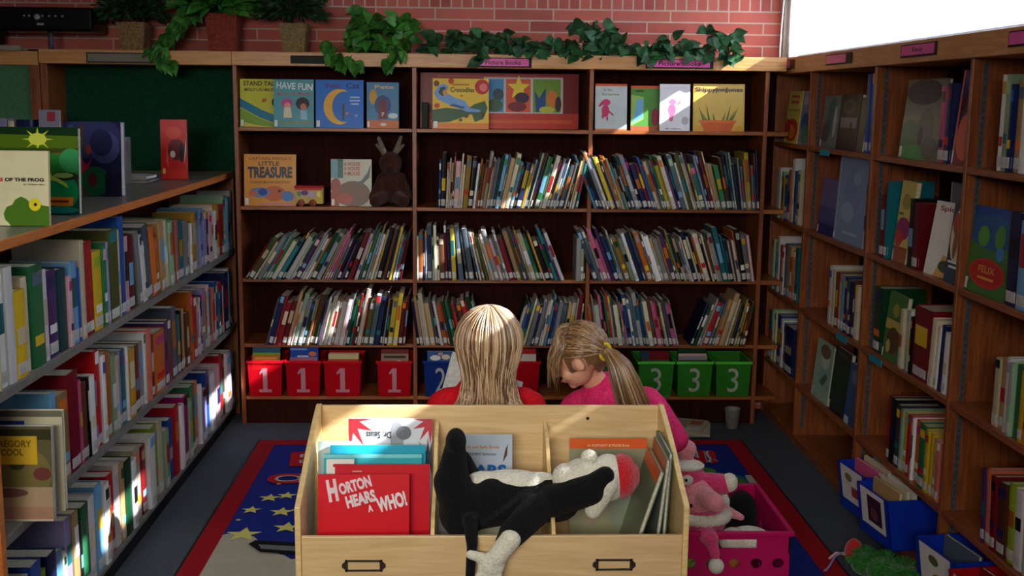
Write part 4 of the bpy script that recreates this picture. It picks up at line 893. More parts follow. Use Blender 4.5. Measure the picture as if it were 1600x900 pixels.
fr(3.775, ZR[1], .295, .285, .02, (40, 100, 120), [('r', 0, 0, 1, 1, (60, 120, 50)), ('r', 0, .7, 1, 1, (30, 70, 150)), ('e', .5, .72, .6, .2, (34, 90, 140)), ('e', .3, .66, .14, .12, (90, 150, 60)), ('e', .7, .68, .12, .14, (80, 140, 60)), ('e', .75, .5, .1, .08, (60, 130, 180)), ('e', .5, .25, .44, .17, (200, 44, 40)), ('e', .5, .25, .4, .14, (180, 36, 34)), ('t', 'FELIX', .5, .29, .4, .08, (226, 150, 60)), ('r', 0.300, 0.175, 0.700, 0.205, (226, 150, 60)), LBL], 'green and blue face-out book with red oval title plate')

# ---- picture bins in the lowest bay of the right bookcase
def pic_bin(y0, w_, x0, col, lab, pic, contents, z=0.046, rot=8):
    t = tag(empty('picture_bin', (x0, y0, z)), lab, 'bin')
    RT = Matrix.Translation((x0, y0, z)) @ Matrix.Rotation(math.radians(rot), 4, 'Z') @ Matrix.Translation((-x0, -y0, -z))
    h = 0.22; d = 0.30; m = M(col, 0.35)
    prof_o = [(x0+0.03, z), (x0, z+h-0.02), (x0+d, z+h+0.0), (x0+d, z)]
    mb = MB()
    mb.prism([(x0+0.03, z), (x0, z+h-0.02), (x0+0.006, z+h-0.02), (x0+0.034, z)], 1, y0, y0+w_, m)   # front
    mb.box((x0+0.03, y0, z), (x0+d, y0+w_, z+0.006), m)
    mb.box((x0+d-0.006, y0, z), (x0+d, y0+w_, z+h-0.03), m)
    for yy in (y0, y0+w_-0.006):
        mb.prism([(x0+0.03, z), (x0, z+h-0.02), (x0+d, z+h-0.02), (x0+d, z)], 1, yy, yy+0.006, m)
    part(mb, 'tub', t)
    L = math.hypot(0.03, h-0.02)
    # plane of the front, u towards -Y
    ang = math.atan2(0.03, h-0.02)
    mt = Matrix.Translation((x0+0.03, y0+w_, z)) @ Matrix.Rotation(-math.pi/2, 4, 'Z') @ Matrix.Rotation(ang, 4, 'X') @ Matrix.Translation((w_*0.12, -0.001, 0.05))
    c = MB(); art(c, w_*0.78, 0.15, pic, mt)
    o = c.build('picture_card', t, weld=False); o.matrix_parent_inverse = Matrix.Translation(-t.location)
    for i, (dx, hh, cc, nm) in enumerate(contents):
        full_book('reader_book', w_-0.04, hh, 0.012, PAL[cc], None, False, Matrix.Translation((x0+dx, y0+0.02, z+0.008)) , nm) if False else cover_book(w_-0.04, hh, 0.014, RT @ Matrix.Translation((x0+dx, y0+w_-0.02, z+0.008)) @ Matrix.Rotation(-math.pi/2, 4, 'Z'), cc, [], nm, name='reader_book')
    t.rotation_euler = (0, 0, math.radians(rot))
BD = (18, 52, 176)
pic_bin(4.335, 0.245, 1.575, BD, 'royal blue picture bin farthest along the low right shelf', [('r', 0, 0, 1, 1, (226, 224, 220)), ('e', .35, .7, .16, .12, (120, 130, 80)), ('r', .45, .2, .75, .48, (170, 60, 60)), ('r', .1, .5, .9, .52, (190, 180, 180))], [(.07, .205, 'pink', 'pink book in the farthest blue picture bin'), (.11, .212, 'cream', 'cream book in the farthest blue picture bin'), (.15, .225, 'light blue', 'pale blue book in the farthest blue picture bin'), (.19, .228, 'navy', 'navy book in the farthest blue picture bin')])
pic_bin(4.06, 0.245, 1.565, BD, 'royal blue picture bin with dark photo card, middle one', [('r', 0, 0, 1, 1, (230, 228, 224)), ('r', .28, .14, .86, .86, (60, 30, 60)), ('e', .55, .4, .16, .18, (110, 60, 70))], [(.06, .215, 'tan', 'tan book in the middle blue picture bin'), (.09, .22, 'cream', 'cream book in the middle blue picture bin'), (.12, .222, 'white', 'white book in the middle blue picture bin')])
pic_bin(3.475, 0.25, 1.575, BD, 'royal blue picture bin nearest the camera at lower right', [('r', 0, 0, 1, 1, (230, 228, 224)), ('e', .45, .72, .16, .12, (90, 110, 60)), ('e', .6, .3, .2, .14, (190, 110, 60))], [(.1, .2, 'steel grey', 'grey book in the nearest blue picture bin')])
pic_bin(3.19, 0.25, 1.575, (180, 20, 26), 'red picture bin at the bottom right edge', [('r', 0, 0, 1, 1, (230, 228, 224)), ('e', .4, .6, .1, .1, (120, 90, 60))], [(.1, .2, 'dark red', 'dark red book in the red picture bin')])

# ================================================================== RUG
rug = MB()
rx0, rx1, ry0, ry1 = -1.075, 1.395, 2.35, 5.64
rug.box((rx0, ry0, 0.0005), (rx1, ry1, 0.010), KICK)
RW, RH = rx1-rx0, ry1-ry0
RUGT = Matrix.Translation((rx0, ry0, 0.010)) @ Matrix.Rotation(-math.pi/2, 4, 'X')
def ruv(x, y): return ((x-rx0)/RW, (y-ry0)/RH)
def star_r(x, y, r): 
    c = ruv(x, y); return [(c[0]+r*(1 if i % 2 == 0 else .42)*math.cos(math.radians(90+i*36))/RW, c[1]+r*(1 if i % 2 == 0 else .42)*math.sin(math.radians(90+i*36))/RH) for i in range(10)]
def ell(x, y, a, b, c, rot=0): u = ruv(x, y); return ('e', u[0], u[1], a/RW, b/RH, c, rot)
bw, bh = 0.095/RW, 0.095/RH
rshapes = [('r', 0.004, 0.003, .996, .997, (24, 40, 128))]
cl = (176, 170, 152)
for (x, y, a, b) in ((-.93, 4.15, .13, .22), (-.80, 3.98, .16, .2), (-.62, 3.95, .16, .16), (-.45, 3.85, .2, .2), (-.85, 3.7, .2, .3), (-.97+.1, 3.85, .18, .3), (-.2, 3.7, .3, .2), (.9, 3.2, .3, .3)): rshapes.append(ell(x, y, a, b, cl))
rshapes.append(('p', [ruv(-.98, 3.4), ruv(-.98, 4.2), ruv(-.7, 3.95), ruv(-.3, 3.9), ruv(-.2, 3.4)], cl))
RB = (150, 14, 26)
rshapes += [('r', .004, .003, bw, .997, RB), ('r', 1-bw, .003, .996, .997, RB), ('r', bw, .003, 1-bw, bh, RB), ('r', bw, 1-bh, 1-bw, .997, RB)]
for (x, y, r) in ((-.79, 4.60, .055), (-.90, 4.35, .075), (-.87, 4.77, .05), (-.80, 4.80, .045), (-.71, 5.0, .05), (-.74, 4.42, .06), (-.68, 4.6, .08), (-.92, 4.62, .045), (-.62, 4.33, .06), (-.5, 4.7, .07), (-.55, 5.0, .05)): rshapes.append(('p', star_r(x, y, r), (214, 206, 110)))
for (x, y) in ((-.86, 4.95), (-.78, 5.03), (-.9, 5.05), (-.70, 4.85), (-.95, 4.5)): rshapes.append(('p', star_r(x, y, .015), (206, 200, 130)))
rshapes += [('p', [ruv(-.86, 4.24), ruv(-.84, 4.28), ruv(-.5, 4.22), ruv(-.5, 4.10), ruv(-.80, 4.16)], (20, 20, 24)), ('p', [ruv(-.82, 4.235), ruv(-.5, 4.19), ruv(-.5, 4.14), ruv(-.80, 4.19)], (110, 112, 116))]
def rtext(txt, x, y, w_, h_, rot=0):
    u = ruv(x, y)
    for (k, c) in ((1.0, (196, 190, 190)), ):
        rshapes.append(('t', txt, u[0], u[1], w_/RW*1.0, h_/RH*1.0, c, rot, .07))
    rshapes.append(('t', txt, u[0], u[1], w_/RW, h_/RH, (176, 20, 30), rot, .03))
rtext('E', -.80, 5.31, .13, .22, 6)
rtext('Co', -.79, 5.02, .27, .14, 3)
rtext('N!', 1.10, 5.34, .2, .2, -6)
rshapes += [ell(1.04, 4.92, .26, .20, (20, 110, 130)), ell(1.05, 5.12, .1, .06, (70, 140, 50)), ell(1.13, 4.97, .13, .08, (70, 130, 44), -15), ell(.98, 4.88, .09, .05, (60, 120, 44)), ('p', [ruv(1.27, 5.05), ruv(1.30, 5.05), ruv(1.30, 4.75), ruv(1.26, 4.8)], (190, 186, 170))]
art(rug, RW, RH, rshapes, RUGT, eps=0.0002, rough=0.95)
tag(rug.build('rug', weld=False), 'dark blue rug with red border, yellow stars and pale clouds', 'rug')
bm_fix = None
# mug-like metal cup, papers
q = MB().lathe([(0.03, 0), (0.034, 0.002), (0.042, 0.105), (0.044, 0.108), (0.040, 0.106), (0.032, 0.008)], noisy('brushed_tin', (120, 116, 110), (150, 146, 140), 30, 0.4, 0.02), (1.40, 5.95-0.06, 0.001))
q.faces([], [], METAL)
tag(q.build('tin_cup'), 'small grey tin cup on the carpet by the back bookcase', 'cup')
for i, (x, y, rz, c, lab) in enumerate([(1.03, 5.69, 8, (170, 150, 120), 'brown-edged magazine at bottom of the floor stack'), (1.05, 5.71, -12, (190, 180, 160), 'cream magazine in middle of the floor stack'), (1.01, 5.73, -20, (186, 176, 150), 'pale open magazine on top of the floor stack')]):
    mt = Matrix.Translation((x, y, 0.002+i*0.0125)) @ Matrix.Rotation(math.radians(rz), 4, 'Z')
    mb = MB().box((0, 0, 0), (0.19, 0.25, 0.011), M(c))
    art(mb, 0.19, 0.25, [('r', .06, .1, .5, .9, (150, 140, 120)), ('r', .55, .55, .9, .9, (170, 90, 70)), ('r', .55, .1, .9, .4, (196, 190, 176))], mt @ Matrix.Translation((0, 0, 0.011)) @ Matrix.Rotation(-math.pi/2, 4, 'X') if False else Matrix.Translation((0, 0, 0.011)) @ Matrix.Rotation(-math.pi/2, 4, 'X'))
    o = mb.build('magazine', weld=False); o.matrix_world = mt; tag(o, lab, 'magazine')

# ================================================================== THINGS ON TOP OF THE BACK BOOKCASE
ZTOP = 1.9555
def leafm(name, c1, c2): return noisy(name, c1, c2, 25, 0.45, 0.15, 0.004)
LEAF_B = leafm('bright_leaf', (30, 84, 28), (74, 140, 48))
LEAF_D = leafm('dark_leaf', (14, 40, 20), (34, 74, 36))
LEAF_I = leafm('ivy_leaf', (20, 56, 34), (56, 104, 60))
def add_leaf(mb, p, dirv, L, W_, mat, r, curl=0.25, kind='heart'):
    d = Vector(dirv).normalized()
    n = Vector((r.uniform(-.5, .5), r.uniform(-1, -.2), r.uniform(0.0, .9)))
    side = d.cross(n)
    if side.length < 1e-3: side = d.orthogonal()
    side.normalize(); n = side.cross(d).normalized()
    if kind == 'heart': outl = [(0, 0), (-.06, .28), (.12, .5), (.42, .46), (.75, .2), (1, 0)]
    elif kind == 'ivy': outl = [(0, 0), (-.1, .3), (.15, .55), (.35, .28), (.62, .4), (.72, .16), (1, 0)]
    else: outl = [(0, 0), (.25, .3), (.6, .3), (1, 0)]
    P = Vector(p)
    mid = [P+d*(L*a)+n*(-curl*L*a*a) for a, b in outl]
    lf = [m_+side*(W_*b)+n*(0.12*W_*b*4*0.3) for m_, (a, b) in zip(mid, outl)]
    rt = [m_-side*(W_*b)+n*(0.12*W_*b*4*0.3) for m_, (a, b) in zip(mid, outl)]
    co = mid+lf+rt; k = len(outl)
    fs = []
    for i in range(k-1):
        fs.append((i, i+1, k+i+1, k+i) if 0 < i < k-2 else ((0, 1, k+1) if i == 0 else (i, i+1, k+i)))
        fs.append((i+1, i, 2*k+i, 2*k+i+1) if 0 < i < k-2 else ((1, 0, 2*k+1) if i == 0 else (i+1, i, 2*k+i)))
    mb.faces(co, fs, mat, None, True)
def pot(x, y, w0, w1, h, c, t, rows=7):
    mb = MB(); z = ZTOP
    m1 = noisy('wicker_%d' % c[0], tuple(int(v*.72) for v in c), c, 90, 0.8, 0.4)
    prof = []
    for i in range(rows*2+1):
        f_ = i/(rows*2); prof.append(((w0+(w1-w0)*f_)/2*1.32+(0.0015 if i % 2 else -0.0008), h*f_))
    prof += [((w1/2)*1.32+0.004, h), ((w1/2)*1.32+0.004, h+0.008), ((w1/2)*1.32-0.006, h+0.008), ((w1/2)*1.32-0.008, h-0.02)]
    mb.lathe(prof, m1, (0, 0, 0), 4, Matrix.Translation((x, y, z)) @ Matrix.Rotation(math.pi/4, 4, 'Z'))
    part(mb, 'pot', t, 0.002)
r4 = random.Random(11)
def bush(t, c, rad, n, mat, L, kind='leaf'):
    mb = MB()
    for i in range(n):
        a = r4.uniform(0, 2*math.pi); b = math.acos(r4.uniform(-.5, 1)); k = r4.uniform(.25, 1)
        v = Vector((math.sin(b)*math.cos(a)*rad[0], math.sin(b)*math.sin(a)*rad[1], math.cos(b)*rad[2]))
        p = Vector(c)+v*k
        p.y = min(p.y, YB-0.04); p.z = max(p.z, ZTOP+0.03)
        dv = v+Vector((r4.uniform(-.05, .05), r4.uniform(-.05, .05), r4.uniform(-.06, .03)))
        if p.y > YB-0.08: dv.y = -abs(dv.y)
        add_leaf(mb, p, dv, L*r4.uniform(.7, 1.2), L*.62*r4.uniform(.7, 1.1), mat, r4, .2, kind)
    part(mb, 'foliage', t)
    st = MB()
    for i in range(9):
        a = r4.uniform(0, 6.28); st.tube([(c[0], c[1], ZTOP+0.10), (c[0]+rad[0]*.3*math.cos(a), c[1]+rad[1]*.2*math.sin(a), c[2]), (c[0]+rad[0]*.7*math.cos(a), c[1]+rad[1]*.6*math.sin(a), c[2]+rad[2]*.5)], 0.003, LEAF_D, 5)
    part(st, 'stems', t)
YP = D+0.13
t = tag(empty('potted_plant', (-1.75, YP, ZTOP)), 'dark leafy plant in a square tan wicker pot, left of the red pot', 'plant')
pot(-1.745, YP, .125, .15, .135, (150, 118, 74), t); bush(t, (-1.745, YP-.02, ZTOP+.215), (.17, .14, .12), 900, LEAF_D, .042)
t = tag(empty('potted_plant', (-1.29, YP, ZTOP)), 'bright trailing plant in a square red-brown wicker pot', 'plant')
pot(-1.285, YP, .14, .175, .185, (150, 62, 44), t); bush(t, (-1.33, YP-.03, ZTOP+.245), (.21, .14, .08), 260, LEAF_B, .085, 'heart')
vn = MB(); 
for i in range(95):
    f_ = i/95; x = -1.40-.19*min(1, f_*1.5)+r4.uniform(-.045, .045); z = ZTOP+.22-.34*max(0, f_-.1); y = D-0.03-0.0*f_ if z < ZTOP+.02 else YP-.10*min(1, f_*1.4)
    x = x if z > ZTOP-.02 else -1.545+r4.uniform(-.04, .04)
    add_leaf(vn, (x, y, z), (r4.uniform(-.6, .5), r4.uniform(-.5, -.1), -r4.uniform(.2, 1)), .055, .036, LEAF_B, r4, .2, 'heart')
part(vn, 'trailing_vine', t)
t = tag(empty('potted_plant', (-.925, YP, ZTOP)), 'dark leafy plant in a square tan wicker pot beside the pothos', 'plant')
pot(-.922, YP, .12, .145, .14, (150, 128, 84), t); bush(t, (-.935, YP-.02, ZTOP+.225), (.18, .14, .12), 950, LEAF_D, .042)
t = tag(empty('pothos_plant', (-.52, YP, ZTOP)), 'bright green heart-leaved pothos spilling over the bookcase trim', 'plant')
q = MB().lathe([(.05, 0), (.065, .06), (.067, .065), (.058, .063), (.045, .02)], M('dark green'), (-.52, YP, ZTOP), 18); part(q, 'pot', t)
pm = MB()
for (x, z, n) in ((-.60, .09, 14), (-.54, .14, 12), (-.48, .10, 12), (-.40, .12, 10), (-.36, .06, 10), (-.62, .03, 10), (-.52, .04, 12), (-.44, .03, 8), (-.58, .18, 6), (-.36, .15, 8), (-.33, .1, 6)):
    for k in range(n):
        add_leaf(pm, (x+r4.uniform(-.05, .05), D+0.04+r4.uniform(-.06, .14), ZTOP+.02+z+r4.uniform(-.03, .03)), (r4.uniform(-1, 1), r4.uniform(-1, .2), r4.uniform(-.9, .5)), .078, .055, LEAF_B, r4, .2, 'heart')
for (x, z, n) in ((-.70, -.02, 7), (-.74, .03, 4), (-.66, -.045, 7), (-.60, -.055, 6), (-.42, -.05, 6), (-.38, -.01, 5)):
    for k in range(n):
        add_leaf(pm, (x+r4.uniform(-.03, .03), D-0.035+r4.uniform(-.02, .005), ZTOP+z+r4.uniform(-.01, .02)), (r4.uniform(-.5, .5), -.25, -r4.uniform(.3, 1)), .068, .048, LEAF_B, r4, .15, 'heart')
part(pm, 'foliage', t)
sm_ = MB()
for x, z in ((-.72, -.02), (-.63, -.05), (-.42, -.05), (-.36, .12), (-.58, .17)):
    sm_.tube([(-.52, YP, ZTOP+.06), ((x-.52)/2, D+.04, ZTOP+max(z, .05)+.03), (x, D-.03 if z < .05 else D+.05, ZTOP+z)], .003, LEAF_B, 5)
part(sm_, 'stems', t)
t = tag(empty('ivy_garland', (-.2, D+.03, ZTOP)), 'dark ivy garland lying along the bookcase top to the window', 'garland')
im = MB(); tw = MB(); path = []
clumps = [(-.20, .06, .05, 16), (-.08, .06, .045, 14), (.02, .07, .05, 16), (.05, -.01, .035, 7), (.13, .07, .05, 14), (.20, .06, .05, 14), (.25, .03, .045, 12), (.34, .04, .04, 10), (.42, .05, .045, 12), (.50, .04, .04, 10), (.55, .01, .045, 9), (.53, .14, .03, 4), (.60, .12, .05, 12), (.67, .13, .05, 14), (.65, .06, .06, 20), (.72, .06, .06, 18), (.80, .04, .03, 8), (.90, .02, .035, 10), (.96, .03, .04, 12), (1.03, .06, .05, 14), (1.12, .04, .04, 10), (1.20, .03, .03, 8), (1.26, .11, .05, 14), (1.32, .09, .05, 12), (1.34, .03, .045, 12)]
for (x, z, s_, n) in clumps:
    path.append((x, D+.03+r4.uniform(-.01, .02), ZTOP+max(.008, z*.5)))
    for k in range(n):
        zz = ZTOP+z+r4.uniform(-s_, s_)*.8
        yy = D+.03+r4.uniform(-.05, .05)
        if zz < ZTOP+.012: yy = D-.035
        add_leaf(im, (x+r4.uniform(-s_, s_), yy, zz), (r4.uniform(-1, 1), r4.uniform(-.8, .1), r4.uniform(-.8, .4)), .068, .058, LEAF_I, r4, .15, 'heart')
part(im, 'leaves', t)
tw.tube(path, .0035, M((120, 110, 80)), 6); part(tw, 'stem', t)

# audio player on a stand
t = tag(empty('audio_player', (-2.2, YP, ZTOP)), 'black audio player with small round knobs, on top at far left', 'audio player')
q = MB().box((-2.75, D+.02, 2.045), (-1.925, D+.26, 2.165), M((14, 14, 17), .3)); part(q, 'housing', t, .012)
q = MB()
for x in (-2.26, -2.235, -2.17, -2.135, -2.105, -2.07): part(MB().lathe([(.006, 0), (.005, .008)], M('grey'), mat=Matrix.Translation((x, D+.0195, 2.12)) @ Matrix.Rotation(math.pi/2, 4, 'X'), seg=12), 'knob', t)
q.lathe([(.016, 0), (.014, .012)], M('grey'), mat=Matrix.Translation((-2.195, D+.0195, 2.115)) @ Matrix.Rotation(math.pi/2, 4, 'X'), seg=16)
part(q, 'dial', t)
q = MB().box((-2.20, D+.0185, 2.075), (-2.165, D+.0195, 2.085), M('grey')); part(q, 'badge', t)
q = MB().tube([(-2.17, D+.12, ZTOP-.009), (-2.17, D+.12, 2.05)], .014, STEEL, 10).box((-2.26, D+.04, ZTOP-.0095), (-2.08, D+.22, ZTOP), M('black')).box((-2.62, D+.08, ZTOP-.0095), (-2.44, D+.2, 2.046), M('black')); part(q, 'stand', t)
tag(MB().box((-2.72, D-.005, ZTOP-.0095), (-2.28, D+.03, ZTOP+.018), M((150, 140, 124))).build('folded_paper', bevel=.004), 'pale rolled paper lying on the top below the audio player', 'paper')

# ================================================================== DISPLAY BOX (book browser)
bx0, bx1, by0, by1 = -.417, .525, 2.60, 3.02
db = tag(empty('book_browser', (bx0, by0, 0)), 'pale birch book browser box with three compartments in front', 'book box')
th = .014
side_prof = [(by1, .12), (by1, .906), (by1-.02, .908), (2.93, .888), (2.86, .866), (2.79, .842), (2.73, .815), (2.68, .795), (2.635, .778), (by0, .765), (by0, .12)]
for x in (bx0, bx1-th):
    part(MB().prism(side_prof, 0, x, x+th, BIRCH_E), 'side_panel', db, .002)
part(MB().box((bx0+th, by1-.012, .12), (bx1-th, by1, .903), BIRCH), 'back_panel', db, .0015)
part(MB().box((bx0+th, by0+.006, .12), (bx1-th, by0+.018, .69), BIRCH), 'front_panel', db, .002)
part(MB().box((bx0+th, by0+.018, .50), (bx1-th, by1-.012, .512), BIRCH), 'bottom_board', db)
for x in (-.096, .196):
    prof_ = [(by0+.018, .512), (by0+.018, .69), (by0+.05, .715), (2.75, .75), (2.84, .80), (2.90, .845), (by1-.012, .86), (by1-.012, .512)]
    part(MB().prism(prof_, 0, x, x+.010, BIRCH_E), 'divider', db, .0015)
for x0_, x1_ in ((-.41, -.37), (.48, .52)):
    for y in (2.64, 2.96): part(MB().box((x0_, y-.02, 0.0105), (x1_, y+.02, .12), BIRCH_E), 'leg', db)
q = MB().lathe([(.0045, 0), (.0045, .001)], M((60, 36, 20)), mat=Matrix.Translation((.318, by1-.0125, .868)) @ Matrix.Rotation(math.pi/2, 4, 'X'), seg=12); part(q, 'knot', db)
BR = noisy('aged_bronze', (44, 36, 30), (66, 54, 44), 60, .4, .1)
for xc in (-.255, .347):
    q = MB(); y = by0+.0055; zc = .617
    for (a, b, c, d_) in ((-.044, .044, .010, .0145), (-.044, .044, -.0145, -.010), (-.044, -.038, -.0145, .0145), (.038, .044, -.0145, .0145)): q.box((xc+a, y-.003, zc+c), (xc+b, y, zc+d_), BR)
    for s_ in (-1, 1): q.prism([(xc+s_*.044, zc-.010), (xc+s_*.052, zc-.004), (xc+s_*.052, zc+.004), (xc+s_*.044, zc+.010)], 1, y-.003, y, BR)
    o = part(q, 'label_holder', db, .0006)
zf = .513
def inbox(x, y, W_, H_, back, shp, lab, tilt, rz=0, T=.01, z=zf):
    return faceout(x, y, z, W_, H_, T, back, shp, lab, rz=rz, tilt=tilt)
hort = [('r', 0, 0, 1, 1, (206, 14, 32)), ('t', 'H', .16, .865, .11, .19, (222, 200, 206), 10, .06), ('t', 'ORTON', .405, .91, .36, .10, (222, 200, 206), 16, .05), ('t', 'HEARS', .47, .795, .33, .105, (222, 210, 214), 15, .05), ('t', 'A', .575, .715, .055, .06, (226, 216, 220), 12, .05), ('t', 'WHO!', .805, .77, .33, .13, (226, 216, 220), 15, .05),
 ('e', .5, .33, .30, .10, (164, 162, 166)), ('e', .24, .34, .10, .05, (164, 162, 166)), ('r', .12, .2, .14, .42, (90, 10, 20))]
inbox(-.378, 2.68, .226, .293, (190, 16, 28), hort, 'red picture book with slanting white title, front of left compartment', 10)
inbox(-.345, 2.722, .242, .305, (186, 18, 32), [('r', 0, 0, 1, 1, (196, 18, 36)), ('p', star(.92, .35, .08, 1, 1.2, 9, .5), (220, 190, 180)), ('r', .2, .94, .3, .95, (220, 150, 150)), ('r', .0, .86, .02, .98, (226, 220, 214))], 'red book just behind the front one in the left compartment', 9)
inbox(-.365, 2.748, .07, .31, (226, 222, 216), [('r', 0, 0, 1, 1, (226, 222, 216))], 'narrow white book edge behind the red books', 9)
inbox(-.375, 2.775, .25, .315, (40, 160, 170), [('r', 0, 0, 1, 1, (40, 164, 176)), ('r', .0, .97, 1, 1, (120, 206, 214))], 'teal book in the left compartment, nearer of two', 9)
inbox(-.362, 2.80, .245, .33, (60, 180, 196), [('r', 0, 0, 1, 1, (30, 160, 190)), ('r', .2, .8, .98, .86, (60, 140, 200)), ('e', .62, .8, .1, .04, (220, 190, 200))], 'turquoise book in the left compartment, farther of two', 9)
inbox(-.395, 2.815, .09, .335, (190, 206, 206), [('r', 0, 0, 1, 1, (190, 206, 204))], 'pale grey-green book edge against the left side panel', 9)
seu = [('r', 0, 0, 1, 1, (210, 214, 222)), ('p', star(.02, .98, .28, 1, 1.3, 10, .4), (200, 40, 50)), ('p', star(.98, .98, .22, 1, 1.3, 10, .4), (190, 60, 70)), ('p', star(.95, .72, .2, 1, 1.3, 10, .3), (80, 90, 110)), ('e', .58, .86, .08, .12, (150, 152, 160)), ('e', .66, .9, .09, .05, (110, 112, 120)), ('t', 'Dr. Seuss', .36, .885, .30, .05, (40, 40, 50), 180)]
inbox(-.325, 2.90, .222, .372, (206, 210, 220), seu, 'white picture book standing upside down at back of left compartment', 8)
bears = [('r', 0, 0, 1, 1, (176, 190, 204)), ('t', 'Bright and Early Books', .5, .90, .6, .035, (190, 130, 60)), ('t', 'for BEGINNING Beginners', .45, .845, .6, .03, (90, 90, 90)), ('p', [(.85, .78), (.92, .84), (.93, .93), (.89, .88)], (90, 60, 40)), ('t', 'BEARS', .52, .715, .78, .10, (30, 100, 170), 0, .05), ('t', 'ON', .35, .60, .3, .09, (30, 100, 170), 0, .05), ('t', 'WHEELS', .6, .48, .7, .09, (30, 100, 170), 0, .05), ('e', .5, .25, .3, .15, (120, 84, 50))]
inbox(-.060, 2.88, .17, .335, (180, 190, 204), bears, 'pale blue-grey book with blue lettering in the middle compartment', 8)
inbox(-.03, 2.80, .16, .262, (216, 214, 180), [('r', 0, 0, 1, 1, (220, 216, 180))], 'short cream book in front of the blue lettered one', 9, T=.014)
inbox(-.08, 2.70, .08, .20, (70, 70, 74), [('r', 0, 0, 1, 1, (120, 120, 120)), ('r', .1, .0, .4, .5, (30, 30, 34))], 'grey book low in the middle compartment by the divider', 8)
eg = [('r', 0, 0, 1, 1, (140, 140, 110)), ('r', 0, .92, 1, 1, (214, 92, 40)), ('t', 'An ELEPHANT & PIGGIE Book', .5, .945, .55, .02, (230, 190, 150)), ('t', 'Should I', .4, .83, .5, .07, (110, 110, 90)), ('t', 'Mo Willems', .5, .07, .35, .04, (40, 44, 30)), ('e', .3, .4, .1, .1, (150, 130, 110)), ('e', .7, .45, .2, .2, (130, 136, 120))]
inbox(.262, 2.87, .205, .328, (130, 130, 104), eg, 'khaki book with orange top band in the right compartment', 8)
# leaning books at right side of the box, spines to the right
def leaner(x0_, x1_, y, W_, H_, c, top, lab, T=.012):
    dx = x1_-x0_; a = math.asin(max(-1, min(1, dx/H_)))
    mt = Matrix.Translation((x0_, y, zf+.001)) @ Matrix.Rotation(a, 4, 'Y') @ Matrix.Rotation(math.pi/2, 4, 'Z') @ Matrix.Translation((0, 0, 0))
    mb_shapes = [('r', 0, 0, 1, 1, c), ('r', 0, .9, 1, 1, top)]
    # front faces +x after the turn; mirror so the art faces -x
    mt = Matrix.Translation((x0_, y+W_, zf+.001)) @ Matrix.Rotation(a, 4, 'Y') @ Matrix.Rotation(-math.pi/2, 4, 'Z')
    return cover_book(W_, H_, T, mt, c, mb_shapes, lab)
leaner(.372, .468, 2.70, .2, .32, (110, 120, 96), (214, 92, 40), 'khaki book with orange top leaning right in the right compartment')
leaner(.452, .487, 2.72, .2, .33, (120, 130, 120), (206, 120, 80), 'grey-green book leaning behind the orange topped one', .010)
leaner(.478, .496, 2.74, .2, .34, (86, 110, 100), (110, 130, 110), 'dark grey-green book leaning on the right side panel', .010)

# ================================================================== PLUSH TOY LYING IN THE BOX (plain black and cream)
t = tag(empty('plush_toy', (.1, 2.70, .69)), 'black and cream plush toy lying across the birch box, feet raised', 'plush toy')
def keep(o, ref):
    o.parent = ref; o.matrix_parent_inverse = (Matrix.Translation(ref.location)).inverted(); return o
q = MB(); yp = 2.68
q.cone((.05, yp+.03, .745), (.22, yp+.05, .735), .058, .055, BLACKP).cone((.0, yp+.02, .73), (.08, yp+.03, .74), .06, .06, BLACKP).ball((-.02, yp+.02, .72), (.06, .06, .07), BLACKP)
q.cone((-.02, yp+.02, .71), (-.045, yp, .80), .050, .047, BLACKP).cone((-.045, yp, .80), (-.037, yp-.005, .90), .044, .024, BLACKP).ball((-.036, yp-.01, .905), (.026, .036, .034), BLACKP)
q.cone((.02, yp+.07, .72), (-.03, yp+.09, .82), .04, .035, BLACKP)
q.cone((.2, yp, .75), (.29, yp-.03, .79), .042, .038, BLACKP).cone((.29, yp-.03, .79), (.325, yp-.03, .825), .036, .024, BLACKP)
q.cone((.16, yp-.03, .74), (.10, yp-.085, .70), .04, .034, BLACKP).cone((.10, yp-.085, .70), (.085, yp-.10, .682), .032, .028, BLACKP)
q.cone((.0, yp-.05, .72), (.004, yp-.10, .68), .02, .014, BLACKP).cone((.004, yp-.10, .68), (-.004, yp-.10, .54), .013, .011, BLACKP)
keep(blob('body', q, BLACKP, None, .005, 3), t)
q = MB(); q.cone((.02, yp+.045, .775), (.19, yp+.065, .77), .036, .032, CREAMP); q.ball((.1, yp+.05, .775), (.1, .05, .038), CREAMP); keep(blob('belly_patch', q, CREAMP, None, .005, 4), t)
q = MB(); q.ball((.285, yp+.03, .80), (.065, .06, .05), CREAMP).ball((.235, yp+.03, .80), (.035, .05, .035), CREAMP).ball((.34, yp+.03, .80), (.05, .06, .06), CREAMP).ball((.29, yp+.01, .86), (.022, .016, .02), CREAMP)
q.cone((.325, yp-.02, .80), (.30, yp-.02, .735), .035, .022, CREAMP)
keep(blob('head', q, CREAMP, None, .005, 4), t)
q = MB(); q.ball((.375, yp+.03, .805), (.040, .056, .057), REDP).ball((.40, yp+.03, .805), (.02, .035, .036), REDP); keep(blob('knit_cap', q, REDP, None, .005, 3), t)
q = MB()   # mitten hand hanging over the front
q.cone((.095, yp-.105, .695), (.062, yp-.115, .655), .026, .024, CREAMP).ball((.05, yp-.115, .635), (.034, .02, .03), CREAMP)
for (dx, dz) in ((.022, -.045), (.004, -.052), (-.014, -.052), (-.03, -.045)): q.cone((.05+dx*.5, yp-.115, .63), (.045+dx, yp-.118, .63+dz), .014, .012, CREAMP)
q.cone((.035, yp-.115, .65), (.0, yp-.118, .662), .014, .011, CREAMP)
keep(blob('mitten', q, CREAMP, None, .004, 2), t)

